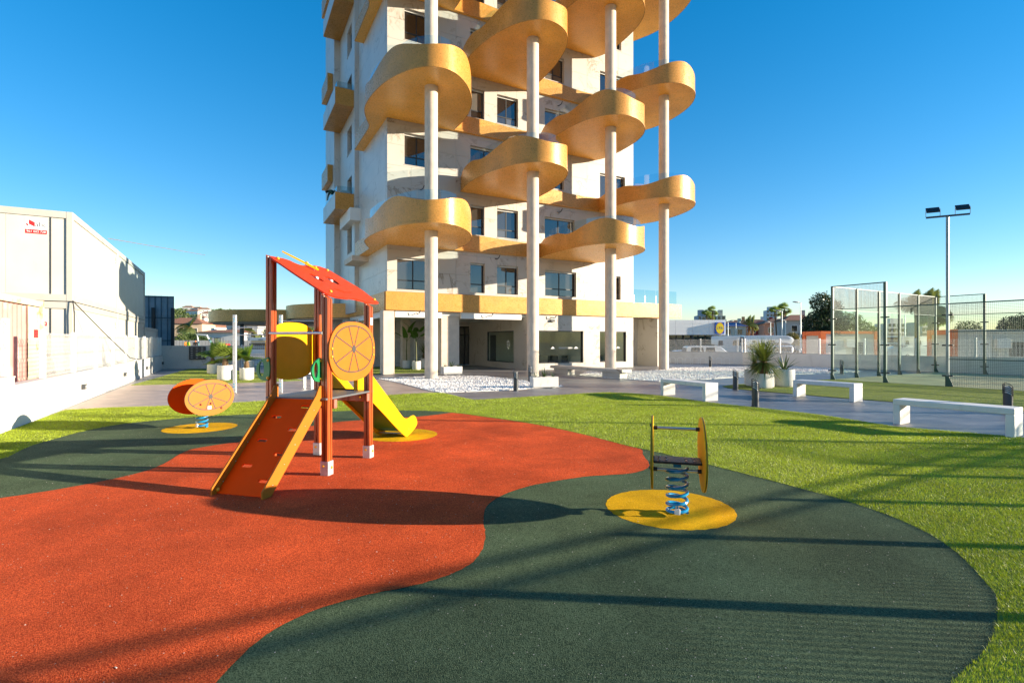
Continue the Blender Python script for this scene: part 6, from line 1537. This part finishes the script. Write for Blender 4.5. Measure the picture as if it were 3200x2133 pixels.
def palm(label, x, Y, z0, h, L_, n=26, fanp=False, tr=.16, lean=0.0, orange=False):
    t = thing('palm_tree', label, 'palm tree', (x, Y, z0), 0)
    MB().tube([(0, 0, 0), (lean * .3, 0, h * .5), (lean, 0, h)], [tr * 1.2, tr, tr], 9).build('trunk', M_trunk, t)
    m = MB()
    for k in range(n):
        el = R(-45 + 125 * ((k * .618 + .1) % 1))
        if fanp: fan(m, (lean, 0, h), k * 2.4, el, L_ * .45, L_ * .55, 13)
        else: frond(m, (lean, 0, h), k * 2.4, el, L_, L_ * .24, 1.5, 14)
    m.build('crown', ML['fan'] if fanp else leafmat('palm_leaf', (.15, .18, .06)), t)
    if fanp:
        m = MB()
        for k in range(26): blade_leaf(m, (lean, 0, h - .1), k * 2.4, R(-60), .9, .14, .6, 3)
        m.build('dead_skirt', mat('dead_frond', (.30, .19, .09), .9, var=.3), t)
    if orange:
        m = MB()
        for k in range(14): blade_leaf(m, (lean, 0, h - .1), k * 2.4, R(5 - 30 * (k % 2)), 1.0, .13, .9, 4)
        m.build('fruit_stalks', mat('date_orange', (.70, .26, .03), .7, var=.2), t)
palm('date palm with orange fruit stalks beyond the left wall', ax(592, 88), 88, -.5, 4.6, 2.5, 44, False, .28, 0, True)
palm('left tall fan palm behind the car park', ax(2428, 100), 100, -.3, az(975, 100) + .3, 1.5, 30, True, .13, -.4)
palm('middle tall fan palm behind the car park', ax(2441, 102), 102, -.3, az(972, 102) + .3, 1.5, 30, True, .11, 0)
palm('right tall fan palm behind the car park', ax(2446, 101), 101, -.3, az(965, 101) + .3, 1.6, 34, True, .13, .35)
palm('left palm of the pair before the pale blue house', ax(2341, 112), 112, -.3, az(1008, 112) + .3, 2.0, 30, False, .2)
palm('right palm of the pair before the pale blue house', ax(2352, 111), 111, -.3, az(1009, 111) + .3, 2.0, 30, False, .2)
palm('left fan palm above the supermarket roof', ax(2207, 150), 150, -.3, az(983, 150) + .3, 1.9, 26, True, .16)
palm('tall fan palm above the supermarket roof', ax(2227, 150), 150, -.3, az(972, 150) + .3, 2.0, 30, True, .16)
palm('short fan palm above the supermarket roof', ax(2219, 152), 152, -.3, az(988, 152) + .3, 1.8, 24, True, .16)
palm('left date palm seen through the court glass', ax(2867, 62), 62, -.5, az(960, 62) + .5, 2.6, 54, False, .26, -.1)
palm('middle date palm seen through the court glass', ax(2908, 60), 60, -.5, az(960, 60) + .5, 2.7, 54, False, .28)
palm('right date palm seen through the court glass', ax(2926, 64), 64, -.5, az(958, 64) + .5, 2.6, 54, False, .26)
palm('palm between the canopy and the far houses', ax(785, 92), 92, -.5, 4.3, 2.1, 34, False, .2)
palm('second palm between canopy and far houses', ax(803, 93), 93, -.5, 3.9, 2.0, 34, False, .2)
# ------------------------------------------------------------------ wooded hill with scattered villas
def hz_(x, y):
    a = (x + 470) / 330.; b = (y - 820) / 330.
    return -3 + 47 * math.exp(-(a * a + b * b)) + 10 * math.exp(-(((x + 150) / 260.) ** 2 + ((y - 900) / 250.) ** 2)) + 1.5 * math.sin(x * .03) * math.cos(y * .021)
m = MB(); nx, ny = 60, 50; X0, X1, Y0, Y1 = -1500, 900, 230, 2200
ids = [[m.V((X0 + (X1 - X0) * i / nx, Y0 + (Y1 - Y0) * j / ny, max(-.6, hz_(X0 + (X1 - X0) * i / nx, Y0 + (Y1 - Y0) * j / ny)))) for i in range(nx + 1)] for j in range(ny + 1)]
for j in range(ny):
    for i in range(nx): m.F([ids[j][i], ids[j][i + 1], ids[j + 1][i + 1], ids[j + 1][i]])
struct(m.build('hill', mat('dry_hill', (.14, .13, .07), .95, var=.35, scale=.03, bump=.5, bscale=.5), smooth=True))
# hillside wood: reads as one mass
lob = []
for k in range(900):
    Y = RNG.uniform(330, 860); x = ax(RNG.uniform(480, 1000), Y); zz = hz_(x, Y)
    if zz < 2: continue
    s = RNG.uniform(2.2, 4.2); lob.append((x, Y, zz + s * .6, s, s, s * .8))
if lob: tag(rawmesh('hillside_wood', crown(lob, 60000, 1.1), 3, MT['mid']), 'dark green woodland covering the far hill', 'woodland', kind='stuff')
for i, (sx, Y, w) in enumerate(((600, 640, 16), (612, 700, 13), (622, 560, 12), (585, 720, 14), (645, 610, 12), (636, 690, 14), (655, 470, 10), (820, 420, 10), (845, 520, 12))):
    x = ax(sx, Y); house(['white villa on the hilltop above the date palm', 'second hilltop villa right of the first', 'villa on the slope below the hilltop', 'hilltop villa at the left end of the ridge', 'villa on the right slope of the hill', 'small villa high on the right of the ridge', 'villa low on the slope beside the canopy', 'villa on the slope left of the play tower', 'upper villa on the slope left of the play tower'][i], x, Y, w, 9, hz_(x, Y) - .5, 7.5, 2.2, R(-8 + i * 5), wallm('white', (.74, .71, .66)), M_til, 3)
